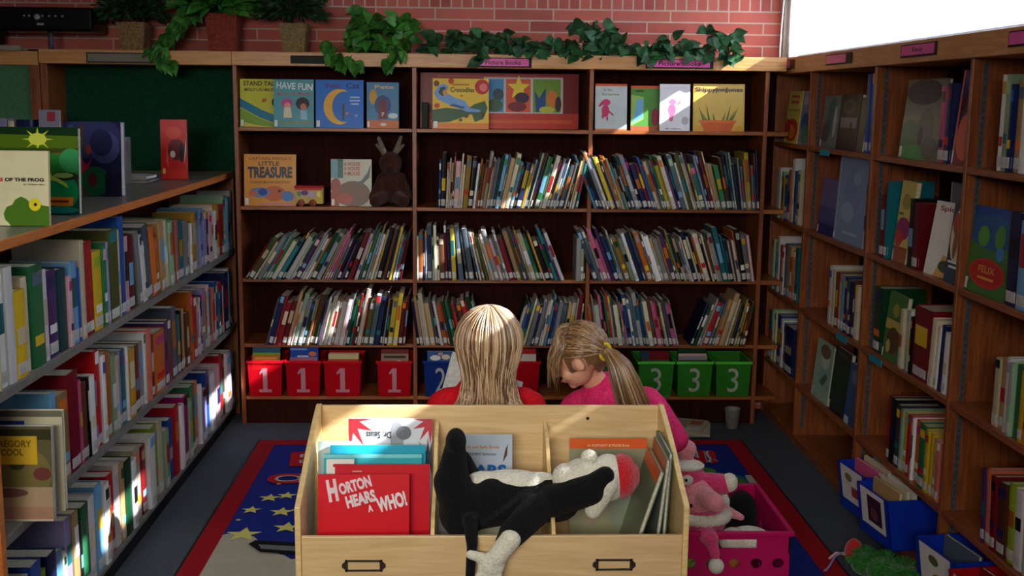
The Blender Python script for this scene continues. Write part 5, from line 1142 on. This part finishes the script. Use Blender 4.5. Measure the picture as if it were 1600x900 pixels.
# ================================================================== PINK CRATE AND TOYS
cx0, cx1, cy0, cy1, ch = .70, 1.075, 3.62, 4.10, .30
PKC = M((190, 20, 92), .35)
t = tag(empty('crate', ((cx0+cx1)/2, cy0, .0105)), 'magenta plastic crate with round holes holding plush toys', 'crate')
z0_ = .0112
def holed_wall(W_, H_, mt, handle):
    """wall with a row of round holes: grid of quads with octagonal cut-outs"""
    q = MB(); th_ = .005
    n = max(2, int(W_/.075)); cw = W_/n; rows_ = 3; chh = H_*.74/rows_
    def cell(x0, z0, w_, h_, rad):
        cx, cz = x0+w_/2, z0+h_/2; m = 16
        for yy in (0, th_):
            outer = []; inner = []
            for i in range(m):
                a = 2*math.pi*i/m; k = 1/max(abs(math.cos(a)), abs(math.sin(a)))
                outer.append((cx+math.cos(a)*k*w_/2, yy, cz+math.sin(a)*k*h_/2)); inner.append((cx+math.cos(a)*rad, yy, cz+math.sin(a)*rad*.9))
            q.faces(outer+inner, [(i, (i+1) % m, m+(i+1) % m, m+i) for i in range(m)], PKC, mt)
        inn = [(cx+math.cos(2*math.pi*i/m)*rad, y_, cz+math.sin(2*math.pi*i/m)*rad*.9) for y_ in (0, th_) for i in range(m)]
        q.faces(inn, [(i, (i+1) % m, m+(i+1) % m, m+i) for i in range(m)], PKC, mt)
    for r_ in range(rows_):
        for i in range(n): cell(i*cw, r_*chh, cw, chh, min(cw, chh)*.28)
    zt = H_*.74
    if handle:
        a, b = W_*.3, W_*.7; h1, h2 = zt+H_*.06, zt+H_*.17
        q.box((0, 0, zt), (a, th_, H_), PKC, mt).box((b, 0, zt), (W_, th_, H_), PKC, mt).box((a, 0, zt), (b, th_, h1), PKC, mt).box((a, 0, h2), (b, th_, H_), PKC, mt)
    else: q.box((0, 0, zt), (W_, th_, H_), PKC, mt)
    return q
for nm, W_, mt, hd in (('front_wall', cx1-cx0, Matrix.Translation((cx0, cy0, z0_)), True), ('back_wall', cx1-cx0, Matrix.Translation((cx0, cy1-.005, z0_)), True), ('side_wall', cy1-cy0, Matrix.Translation((cx0+.005, cy0, z0_)) @ Matrix.Rotation(math.pi/2, 4, 'Z'), False), ('side_wall', cy1-cy0, Matrix.Translation((cx1, cy0, z0_)) @ Matrix.Rotation(math.pi/2, 4, 'Z'), False)):
    o = holed_wall(W_, ch-.01, mt, hd).build(nm); keep(o, t)
q = MB()
for (a, b) in (((cx0-.012, cy0-.012), (cx1+.012, cy0+.006)), ((cx0-.012, cy1-.006), (cx1+.012, cy1+.012)), ((cx0-.012, cy0), (cx0+.006, cy1)), ((cx1-.006, cy0), (cx1+.012, cy1))): q.box((a[0], a[1], ch-.012), (b[0], b[1], ch+.004), PKC)
o = q.build('rim', bevel=.003); keep(o, t)
q = MB().box((cx0, cy0, z0_-.0005), (cx1, cy1, z0_+.004), PKC); keep(q.build('base'), t)

t = tag(empty('plush_pig', (.80, 3.72, .28)), 'pink plush pig in a pink and white outfit lying upside down in the crate', 'plush toy')
q = MB()
q.ball((.775, 3.74, .385), (.075, .07, .07), PINKP).cone((.79, 3.70, .40), (.815, 3.62, .405), .036, .032, PINKP).ball((.815, 3.615, .405), (.034, .012, .032), PINKP)
q.cone((.75, 3.80, .45), (.745, 3.80, .515), .026, .030, PINKP).ball((.745, 3.79, .535), (.037, .034, .036), PINKP)
q.cone((.83, 3.72, .36), (.93, 3.72, .315), .028, .012, PINKP)
keep(blob('body', q, PINKP, None, .005, 3), t)
q = MB(); q.ball((.745, 3.76, .448), (.066, .06, .045), HOTP).cone((.82, 3.74, .435), (.865, 3.73, .43), .034, .036, HOTP); keep(blob('outfit', q, HOTP, None, .005, 3), t)
q = MB(); q.ball((.745, 3.765, .487), (.062, .055, .018), CREAMP).ball((.735, 3.76, .42), (.06, .064, .012), CREAMP); keep(blob('fur_trim', q, CREAMP, None, .005, 2), t)
q = MB(); q.ball((.885, 3.725, .438), (.03, .034, .034), CREAMP); keep(blob('cuff', q, CREAMP, None, .005, 2), t)
q = MB(); q.ball((.735, 3.70, .455), (.022, .008, .018), CREAMP).ball((.73, 3.693, .457), (.005, .004, .006), BLACKP); keep(q.build('chest_badge'), t)
q = MB(); q.ball((.79, 3.70, .305), (.085, .06, .045), HOTP).cone((.79, 3.66, .29), (.80, 3.595, .285), .035, .028, HOTP).cone((.80, 3.595, .285), (.812, 3.572, .24), .024, .016, HOTP); keep(blob('hat', q, HOTP, None, .005, 3), t)
q = MB()
for i in range(24):
    a = 2*math.pi*i/24; q.ball((.785+.088*math.cos(a), 3.705+.07*math.sin(a), .333), .022, CREAMP, 8, 6)
keep(blob('hat_brim', q, CREAMP, None, .005, 3), t)
q = MB().ball((.815, 3.565, .205), .027, CREAMP); keep(blob('pompom', q, CREAMP, None, .004, 1), t)
q = MB()
for s_ in (-1, 1): q.ball((.815+s_*.010, 3.602, .407), (.005, .004, .008), HOTP, 8, 6)
for s_ in (-1, 1): q.ball((.775+s_*.03, 3.672, .375), (.006, .005, .007), BLACKP, 8, 6)
keep(q.build('face'), t)
t = tag(empty('plush_toy', (.95, 3.9, .2)), 'black and white plush toy deep in the magenta crate', 'plush toy')
q = MB().ball((.965, 3.86, .285), (.055, .07, .075), BLACKP).ball((.97, 3.84, .20), (.07, .09, .06), BLACKP); keep(blob('body', q, BLACKP, None, .006, 3), t)
q = MB().ball((.905, 3.88, .30), (.022, .05, .05), CREAMP); keep(blob('face', q, CREAMP, None, .005, 2), t)
t = tag(MB().ball((0, 0, 0), .001, CREAMP).build('tmp'), 'x', 'x'); bpy.data.objects.remove(t)
q = MB().ball((.96, 3.72, .23), (.085, .07, .05), CREAMP).ball((.90, 3.70, .24), (.05, .05, .045), CREAMP); tag(blob('plush_toy', q, CREAMP, None, .006, 3), 'cream plush lying flat under the black and white one in the crate', 'plush toy')
q = MB().ball((.79, 3.86, .12), (.075, .09, .07), GREENP).ball((.78, 3.72, .09), (.06, .06, .06), GREENP); tag(blob('plush_toy', q, plush('lime_plush', (120, 170, 40), (160, 200, 60)), None, .006, 3), 'lime green plush toy at bottom of the magenta crate', 'plush toy')
q = MB().ball((.92, 3.76, .09), (.08, .08, .07), REDP); tag(blob('plush_ball', q, plush('orange_plush', (200, 100, 40), (226, 140, 70)), None, .006, 3), 'orange plush ball seen through the crate holes', 'plush toy')

# green shaggy toy by the bins
t = tag(empty('plush_toy', (1.50, 4.0, 0)), 'shaggy green plush toy with red end on the carpet beside blue bins', 'plush toy')
q = MB(); r5 = random.Random(3)
for (x, y, rr) in ((1.46, 3.96, .055), (1.50, 3.87, .066), (1.54, 3.79, .07), (1.53, 3.70, .062)):
    q.ball((x, y, rr*.8), (rr, rr, rr*.8), GREENP)
o = blob('body', q, GREENP, None, .006, 2); keep(o, t)
q = MB()
for i in range(900):
    c = [(1.46, 3.96, .055), (1.50, 3.87, .066), (1.54, 3.79, .07), (1.53, 3.70, .062)][i % 4]
    a = r5.uniform(0, 6.28); b = r5.uniform(0, 1.35)
    d_ = Vector((math.sin(b)*math.cos(a), math.sin(b)*math.sin(a), math.cos(b)))
    p = Vector((c[0], c[1], c[2]*.8))+Vector((d_.x*c[2], d_.y*c[2], d_.z*c[2]*.8))*.97
    add_leaf(q, p, d_+Vector((0, 0, -.5)), .03, .004, GREENP, r5, .3, 'leaf')
keep(q.build('shaggy_pile'), t)
q = MB().ball((1.44, 4.03, .062), (.036, .036, .052), REDP); keep(blob('red_end', q, REDP, None, .005, 2), t)
q = MB().tube([(1.415, 4.04, .06), (1.37, 4.03, .045), (1.33, 3.98, .02), (1.30, 3.96, .005)], .004, M('lavender'), 6).tube([(1.415, 4.03, .05), (1.38, 4.05, .05), (1.35, 4.04, .03)], .005, M('pale pink'), 6); keep(q.build('ribbon'), t)

# ================================================================== CHILDREN ON A BENCH
t = tag(empty('bench', (.25, 3.6, 0)), 'low wooden bench the two children sit on behind the birch box', 'bench')
keep(MB().box((-.2, 3.42, .36), (.68, 3.72, .39), OAK_X).build('seat', bevel=.004), t)
for x in (-.16, .60): keep(MB().box((x, 3.44, .0105), (x+.04, 3.70, .36), OAK_V).build('leg'), t)
def hand(q, w0, d, up, side, mir, L=.052, curl=.5):
    """palm and five fingers; w0 wrist, d forward, up = back of hand, side = towards thumb"""
    w0 = Vector(w0); d = Vector(d).normalized(); up = Vector(up).normalized(); sd = d.cross(up).normalized()*mir
    pc = w0+d*.03
    for k in (-1, -.3, .4, 1): q.cone(w0+sd*k*.008, w0+d*.048+sd*k*.017, .010, .009, SKIN, 8)
    for i, (k, l) in enumerate(((1, .038), (.4, .044), (-.25, .041), (-.9, .032))):
        a = w0+d*.05+sd*k*.018; b = a+d*l*.5-up*l*.18; c = b+d*l*.35-up*l*.5*curl
        q.cone(a, b, .0068, .0062, SKIN, 8).cone(b, c, .0062, .0054, SKIN, 8)
    a = w0+d*.015+sd*.018; b = a+d*.018+sd*.018-up*.006; c = b+d*.02+sd*.004-up*.008
    q.cone(a, b, .0085, .0075, SKIN, 8).cone(b, c, .0072, .006, SKIN, 8)
def head_mesh(q, c, fwd, upv, s=1.0, ear=.073):
    """skull with brow, nose, lips, chin and ears; fwd = looking direction"""
    f_ = Vector(fwd).normalized(); u = Vector(upv); u = (u-f_*u.dot(f_)).normalized(); r_ = f_.cross(u)
    R = Matrix((r_, f_, u)).transposed()
    eu = R.to_euler()
    def W(x, y, z): return Vector(c)+R @ Vector((x*s, y*s, z*s))
    q.ball(W(0, -.008, .018), (.072*s, .086*s, .080*s), SKIN, 20, 14, None, eu)
    q.ball(W(0, .022, -.030), (.054*s, .055*s, .058*s), SKIN, 16, 10, None, eu)
    q.ball(W(0, .052, -.070), (.020*s, .018*s, .016*s), SKIN, 10, 8, None, eu)
    for k in (-1, 1):
        q.ball(W(k*.030, .050, -.030), (.024*s, .022*s, .024*s), SKIN, 10, 8, None, eu)
        q.ball(W(k*ear, -.006, -.010), (.009*s, .017*s, .025*s), SKIN, 10, 8, None, eu)
        q.ball(W(k*.027, .066, .018), (.020*s, .012*s, .008*s), SKIN, 10, 8, None, eu)
    q.cone(W(0, .074, .008), W(0, .090, -.018), .006*s, .010*s, SKIN, 8)
    for k in (-1, 1): q.ball(W(k*.008, .082, -.022), .006*s, SKIN, 8, 6)
    q.ball(W(0, .074, -.043), (.018*s, .010*s, .0045*s), SKIN, 10, 6, None, eu)
    q.ball(W(0, .072, -.051), (.014*s, .010*s, .005*s), SKIN, 10, 6, None, eu)
    return W
def face_bits(t, W, s=1.0):
    q = MB()
    for k in (-1, 1):
        q.ball(W(k*.027, .067, .006), .0105*s, M((236, 232, 228), .2), 10, 8)
        p = W(k*.027, .0745, .005); q.ball(p, .0052*s, M((60, 80, 100), .2), 8, 6)
    keep(q.build('eyes'), t)
    q = MB(); q.tube([W(-.016, .082, -.047), W(0, .086, -.0455), W(.016, .082, -.047)], [.0015, .003, .0015], M((176, 80, 76)), 6)
    keep(q.build('mouth'), t)
# --- left child, seen from behind, long straight hair, red top
t = tag(empty('person', (.05, 3.55, 0)), 'person with long straight blonde hair and red top, sitting with back turned', 'person')
q = MB(); hc = (.055, 3.52, .955)
W1 = head_mesh(q, hc, (0, 1, -.35), (0, .3, 1), .98, .062)
q.cone((.053, 3.53, .90), (.05, 3.55, .80), .034, .040, SKIN)
q.cone((.05, 3.55, .77), (.05, 3.57, .52), .10, .095, SKIN).cone((-.06, 3.55, .765), (.16, 3.55, .765), .045, .045, SKIN)
arms1 = [((-.09, 3.55, .755), (-.135, 3.62, .62), (-.10, 3.80, .63)), ((.19, 3.55, .755), (.235, 3.62, .62), (.19, 3.80, .63))]
for (a, b, c) in arms1: q.cone(a, b, .036, .028, SKIN).cone(b, c, .027, .019, SKIN)
hand(q, (-.10, 3.80, .63), (.25, .8, .5), (-.9, .1, .2), None, 1); hand(q, (.19, 3.80, .63), (-.25, .8, .5), (.9, .1, .2), None, -1)
for x, k in ((-.02, -.05), (.12, .15)):
    q.cone((x, 3.60, .47), (k, 3.90, .47), .064, .048, SKIN).cone((k, 3.90, .46), (k, 3.93, .12), .044, .028, SKIN).cone((k, 3.93, .07), (k, 4.05, .04), .028, .026, SKIN)
keep(blob('body', q, SKIN, None, .005, 3), t); face_bits(t, W1, .98)
REDSH = noisy('red_jersey', (204, 10, 26), (226, 22, 40), 120, .8, .2); PINKSH = noisy('pink_jersey', (214, 34, 100), (232, 58, 122), 120, .8, .2); DENIM = noisy('dark_denim', (30, 40, 66), (48, 60, 90), 200, .9, .3)
q = MB()
q.cone((.05, 3.55, .755), (.05, 3.57, .47), .120, .112, REDSH).cone((-.07, 3.55, .765), (.17, 3.55, .765), .052, .052, REDSH).ball((.052, 3.545, .80), (.075, .06, .035), REDSH)
for (a, b, c) in arms1: q.cone(a, b, .052, .042, REDSH).cone(b, (Vector(b)+Vector(c))/2, .040, .034, REDSH)
keep(blob('top', q, REDSH, None, .006, 4), t)
q = MB(); q.cone((-.02, 3.60, .475), (.12, 3.60, .475), .083, .083, DENIM)
for x, k in ((-.02, -.05), (.12, .15)): q.cone((x, 3.60, .475), (k, 3.90, .475), .078, .060, DENIM).cone((k, 3.90, .465), (k, 3.93, .13), .058, .044, DENIM)
keep(blob('trousers', q, DENIM, None, .007, 4), t)
for k in (-.05, .15):
    q = MB().cone((k, 3.93, .055), (k, 4.06, .05), .042, .038, M('white')).box((k-.035, 3.90, .0105), (k+.035, 4.09, .03), M('white')); keep(blob('shoe', q, M('white'), None, .006, 3), t)
r6 = random.Random(9)
def strands(lst, mat, seg=4):
    q = MB()
    for pts, r0 in lst:
        n = len(pts); q.tube(pts, [r0*(.8 if i == 0 else 1)*(1-.75*(i/(n-1))**3) for i in range(n)], r6.choice(mat), seg)
    return q
H1 = Vector(hc)+Vector((0, -.005, .018)); ax = (.100, .100, .108)
def onh(th_, ph, k=1.0): return H1+Vector((ax[0]*k*math.sin(ph)*math.sin(th_), -ax[1]*k*math.sin(ph)*math.cos(th_), ax[2]*k*math.cos(ph)))
lst = []
for i in range(1100):
    th_ = r6.uniform(-2.2, 2.2) if i % 3 else r6.choice((-1, 1))*r6.uniform(1.2, 2.3); L = r6.uniform(.0, 1); k0 = r6.uniform(1.0, 1.10)
    pts = []
    wob = r6.uniform(-.012, .012); ph_ = r6.uniform(0, 6)
    for j in range(7):
        ph = .05+(1.60-.05)*j/6; tt = th_*(.55+.45*min(1, ph/1.0)); pts.append(onh(tt, ph, k0))
    e = pts[-1]; x_e = e.x-H1.x
    zend = r6.uniform(.66, .75)
    for j in range(1, 8):
        f_ = j/7
        nar = 1-.36*math.sin(min(1, f_*1.15)*math.pi*.9)+.06*f_
        xx = H1.x+x_e*1.06*nar*(1.0 if f_ < .7 else 1+(f_-.7)*r6.uniform(.0, .9))+wob*f_+.004*math.sin(ph_+f_*7)
        zz = e.z+(zend-e.z)*f_
        yy = e.y+(3.435-e.y)*min(1, f_*1.2)*.6 if e.y < H1.y+.02 else e.y-.03*f_
        yy = min(yy, 3.425+.0) if zz < .82 and e.y < H1.y+.04 else yy
        pts.append(Vector((xx, yy+r6.uniform(-.003, .003), zz)))
    lst.append((pts, r6.uniform(.0016, .0032)))
keep(strands(lst, HAIR1S).build('hair', weld=False), t)
q = MB().ball(tuple(H1), (ax[0]*.99, ax[1]*.99, ax[2]*.99), HAIR1, 20, 14).cone((H1.x, 3.485, .93), (H1.x, 3.475, .78), .066, .050, HAIR1)
o = blob('hair_under', q, HAIR1, None, .006, 2)
# keep only the crown and nape: cut away what would cover the face
bmx = bmesh.new(); bmx.from_mesh(o.data); bmesh.ops.delete(bmx, geom=[v for v in bmx.verts if v.co.y > H1.y+.06 and v.co.z < H1.z+.05], context='VERTS'); bmx.to_mesh(o.data); bmx.free()
keep(o, t)
# open book held by the left child
ob = MB()
for s_ in (-1, 1):
    a = math.radians(18)*s_
    mt = Matrix.Translation((.05, 3.86, .628)) @ Matrix.Rotation(math.radians(-34), 4, 'X') @ Matrix.Rotation(math.radians(14), 4, 'Y')
    if s_ < 0: ob.box((-.185, -.004, 0), (0, .004, .23), LABELM, mt @ Matrix.Rotation(math.radians(-16), 4, 'Z'))
    else: ob.box((0, -.004, 0), (.10, .004, .17), LABELM, mt @ Matrix.Rotation(math.radians(16), 4, 'Z'))
tag(ob.build('open_book', bevel=.001), 'open white paged book held by the child in red', 'book')
# --- right child, head bowed to the left, ponytail, pink top
t = tag(empty('person', (.45, 3.55, 0)), 'person with dark blonde ponytail and pink top, head bowed to the left', 'person')
q = MB(); hc2 = (.335, 3.51, .925)
W2 = head_mesh(q, hc2, (-.84, .12, -.50), (-.50, .1, .86), .98, .086)
EARS = [W2(k*.086, -.006, -.010) for k in (-1, 1)]
q.cone((.36, 3.53, .88), (.43, 3.56, .80), .036, .042, SKIN)
q.cone((.455, 3.56, .76), (.47, 3.58, .52), .10, .095, SKIN).cone((.35, 3.56, .755), (.57, 3.56, .765), .044, .044, SKIN)
arms2 = [((.335, 3.56, .745), (.29, 3.63, .62), (.30, 3.80, .60)), ((.585, 3.55, .75), (.655, 3.52, .655), (.56, 3.72, .56))]
for (a, b, c) in arms2: q.cone(a, b, .036, .028, SKIN).cone(b, c, .027, .019, SKIN)
hand(q, (.30, 3.80, .60), (.1, .9, -.1), (0, .1, 1), None, 1); hand(q, (.56, 3.72, .56), (-.5, .8, -.1), (0, .1, 1), None, -1)
for x, k in ((.40, .38), (.53, .58)):
    q.cone((x, 3.60, .47), (k, 3.90, .47), .064, .048, SKIN).cone((k, 3.90, .46), (k, 3.93, .12), .044, .028, SKIN).cone((k, 3.93, .07), (k, 4.05, .04), .028, .026, SKIN)
keep(blob('body', q, SKIN, None, .004, 3), t); face_bits(t, W2, .98)
q = MB()
q.cone((.455, 3.56, .745), (.47, 3.58, .47), .122, .112, PINKSH).cone((.355, 3.56, .755), (.565, 3.56, .765), .053, .053, PINKSH).ball((.445, 3.55, .80), (.075, .06, .035), PINKSH)
(a, b, c) = arms2[0]; q.cone(a, b, .050, .042, PINKSH).cone(b, c, .040, .030, PINKSH)
(a, b, c) = arms2[1]; q.cone(a, b, .050, .044, PINKSH).cone(b, c, .042, .030, PINKSH)
keep(blob('top', q, PINKSH, None, .006, 4), t)
q = MB(); q.cone((.40, 3.60, .475), (.53, 3.60, .475), .083, .083, DENIM)
for x, k in ((.40, .38), (.53, .58)): q.cone((x, 3.60, .475), (k, 3.90, .475), .078, .060, DENIM).cone((k, 3.90, .465), (k, 3.93, .13), .058, .044, DENIM)
keep(blob('trousers', q, DENIM, None, .007, 4), t)
for k in (.38, .58):
    q = MB().cone((k, 3.93, .055), (k, 4.06, .05), .042, .038, M('pink')).box((k-.035, 3.90, .0105), (k+.035, 4.09, .03), M('white')); keep(blob('shoe', q, M('pink'), None, .006, 3), t)
# hair gathered to the tie
H2 = Vector(hc2)+Vector((.012, -.006, .02)); TIE = Vector((.412, 3.455, .955))
lst = []
upv = Vector((-.50, .1, .86)).normalized(); fw = Vector((-.84, .12, -.50)).normalized(); sdv = fw.cross(upv).normalized()
def onh2(a, b, k=1.0):
    """a from hairline(front) to back, b across"""
    d_ = (upv*math.cos(a)+fw*math.sin(a))*math.cos(b)+sdv*math.sin(b)
    return H2+Vector((d_.x*.089*k, d_.y*.092*k, d_.z*.094*k))
tdir = (TIE-H2).normalized()
for i in range(800):
    # start somewhere round the hairline, sweep over the skull to the tie
    ang = r6.uniform(0, 2*math.pi); 
    e1 = tdir.orthogonal().normalized(); e2 = tdir.cross(e1)
    far = r6.uniform(1.2, 2.55)
    dirs = (e1*math.cos(ang)+e2*math.sin(ang))
    st = tdir*math.cos(far)+dirs*math.sin(far)
    rel = st.dot(fw); rl = st.dot(upv)
    if rel > .55 and rl < .30: continue
    if rl < -.25 and rel > -.25: continue
    pts = []
    for j in range(9):
        f_ = far*(1-j/8)
        v = tdir*math.cos(f_)+dirs*math.sin(f_)
        k = r6.uniform(.995, 1.02)
        pts.append(H2+Vector((v.x*.089*k, v.y*.092*k, v.z*.096*k)) if j < 8 else TIE+Vector((r6.uniform(-.008, .008), r6.uniform(-.008, .008), r6.uniform(-.008, .008))))
    if any((p_-e_).length < .026 for p_ in pts for e_ in EARS): continue
    lst.append((pts, r6.uniform(.0018, .0032)))
for i in range(420):   # ponytail
    a = r6.uniform(0, 6.28); k = math.sqrt(r6.random()); ox, oz = math.cos(a)*k, math.sin(a)*k
    end = r6.uniform(.68, .78)
    pts = [TIE+Vector((ox*.010, oz*.010, oz*.010))]
    for (x, y, z, rr) in ((.430, 3.430, .958, .022), (.455, 3.42, .925, .036), (.476, 3.415, .87, .046), (.497, 3.41, .81, .052), (.512, 3.41, .76, .052), (.52, 3.41, .70, .045)):
        if z < end-.03: break
        pts.append(Vector((x+ox*rr+oz*rr*.1, y+oz*rr*.7, z+oz*rr*.3)))
    lst.append((pts, r6.uniform(.0022, .004)))
for i in range(230):    # fringe falling past the face
    b_ = r6.uniform(-1.2, 1.2); s0 = onh2(r6.uniform(.35, 1.0), b_*.8, 1.03)
    s1 = onh2(r6.uniform(-.1, .2), b_*.5, 1.04)
    if any((s0-e_).length < .03 for e_ in EARS): continue
    drop = r6.uniform(.05, .135)
    pts = [s1, s1.lerp(s0, .5)+upv*.014, s0]
    for j in range(1, 6):
        f_ = j/5; pts.append(s0+Vector((-.016*math.sin(f_*2.2)+r6.uniform(-.002, .002), -.004*f_, -drop*f_)))
    lst.append((pts, r6.uniform(.0014, .0026)))
keep(strands(lst, HAIR2S).build('hair', weld=False), t)
q = MB().ball(tuple(H2), (.086, .089, .093), HAIR2, 22, 16)
o = blob('hair_under', q, HAIR2, None, .005, 1)
bmx = bmesh.new(); bmx.from_mesh(o.data)
def cut(v):
    d_ = (v.co-H2).normalized(); return min((v.co-e_).length for e_ in EARS) < .022 or (d_.dot(fw) > .62 and d_.dot(upv) < .30) or (d_.dot(upv) < -.45 and d_.dot(fw) > -.2)
bmesh.ops.delete(bmx, geom=[v for v in bmx.verts if cut(v)], context='VERTS'); bmx.to_mesh(o.data); bmx.free(); keep(o, t)
q = MB()
for j in range(12):
    a0, a1 = 2*math.pi*j/12, 2*math.pi*(j+1)/12
    dd = Vector((.55, -.6, .1)).normalized(); u1 = dd.orthogonal().normalized(); u2 = dd.cross(u1)
    q.cone(TIE+dd*.004+(u1*math.cos(a0)+u2*math.sin(a0))*.025, TIE+dd*.004+(u1*math.cos(a1)+u2*math.sin(a1))*.025, .006, .006, M((226, 200, 50)), 6)
keep(q.build('hair_tie'), t)
bpy.context.view_layer.update()
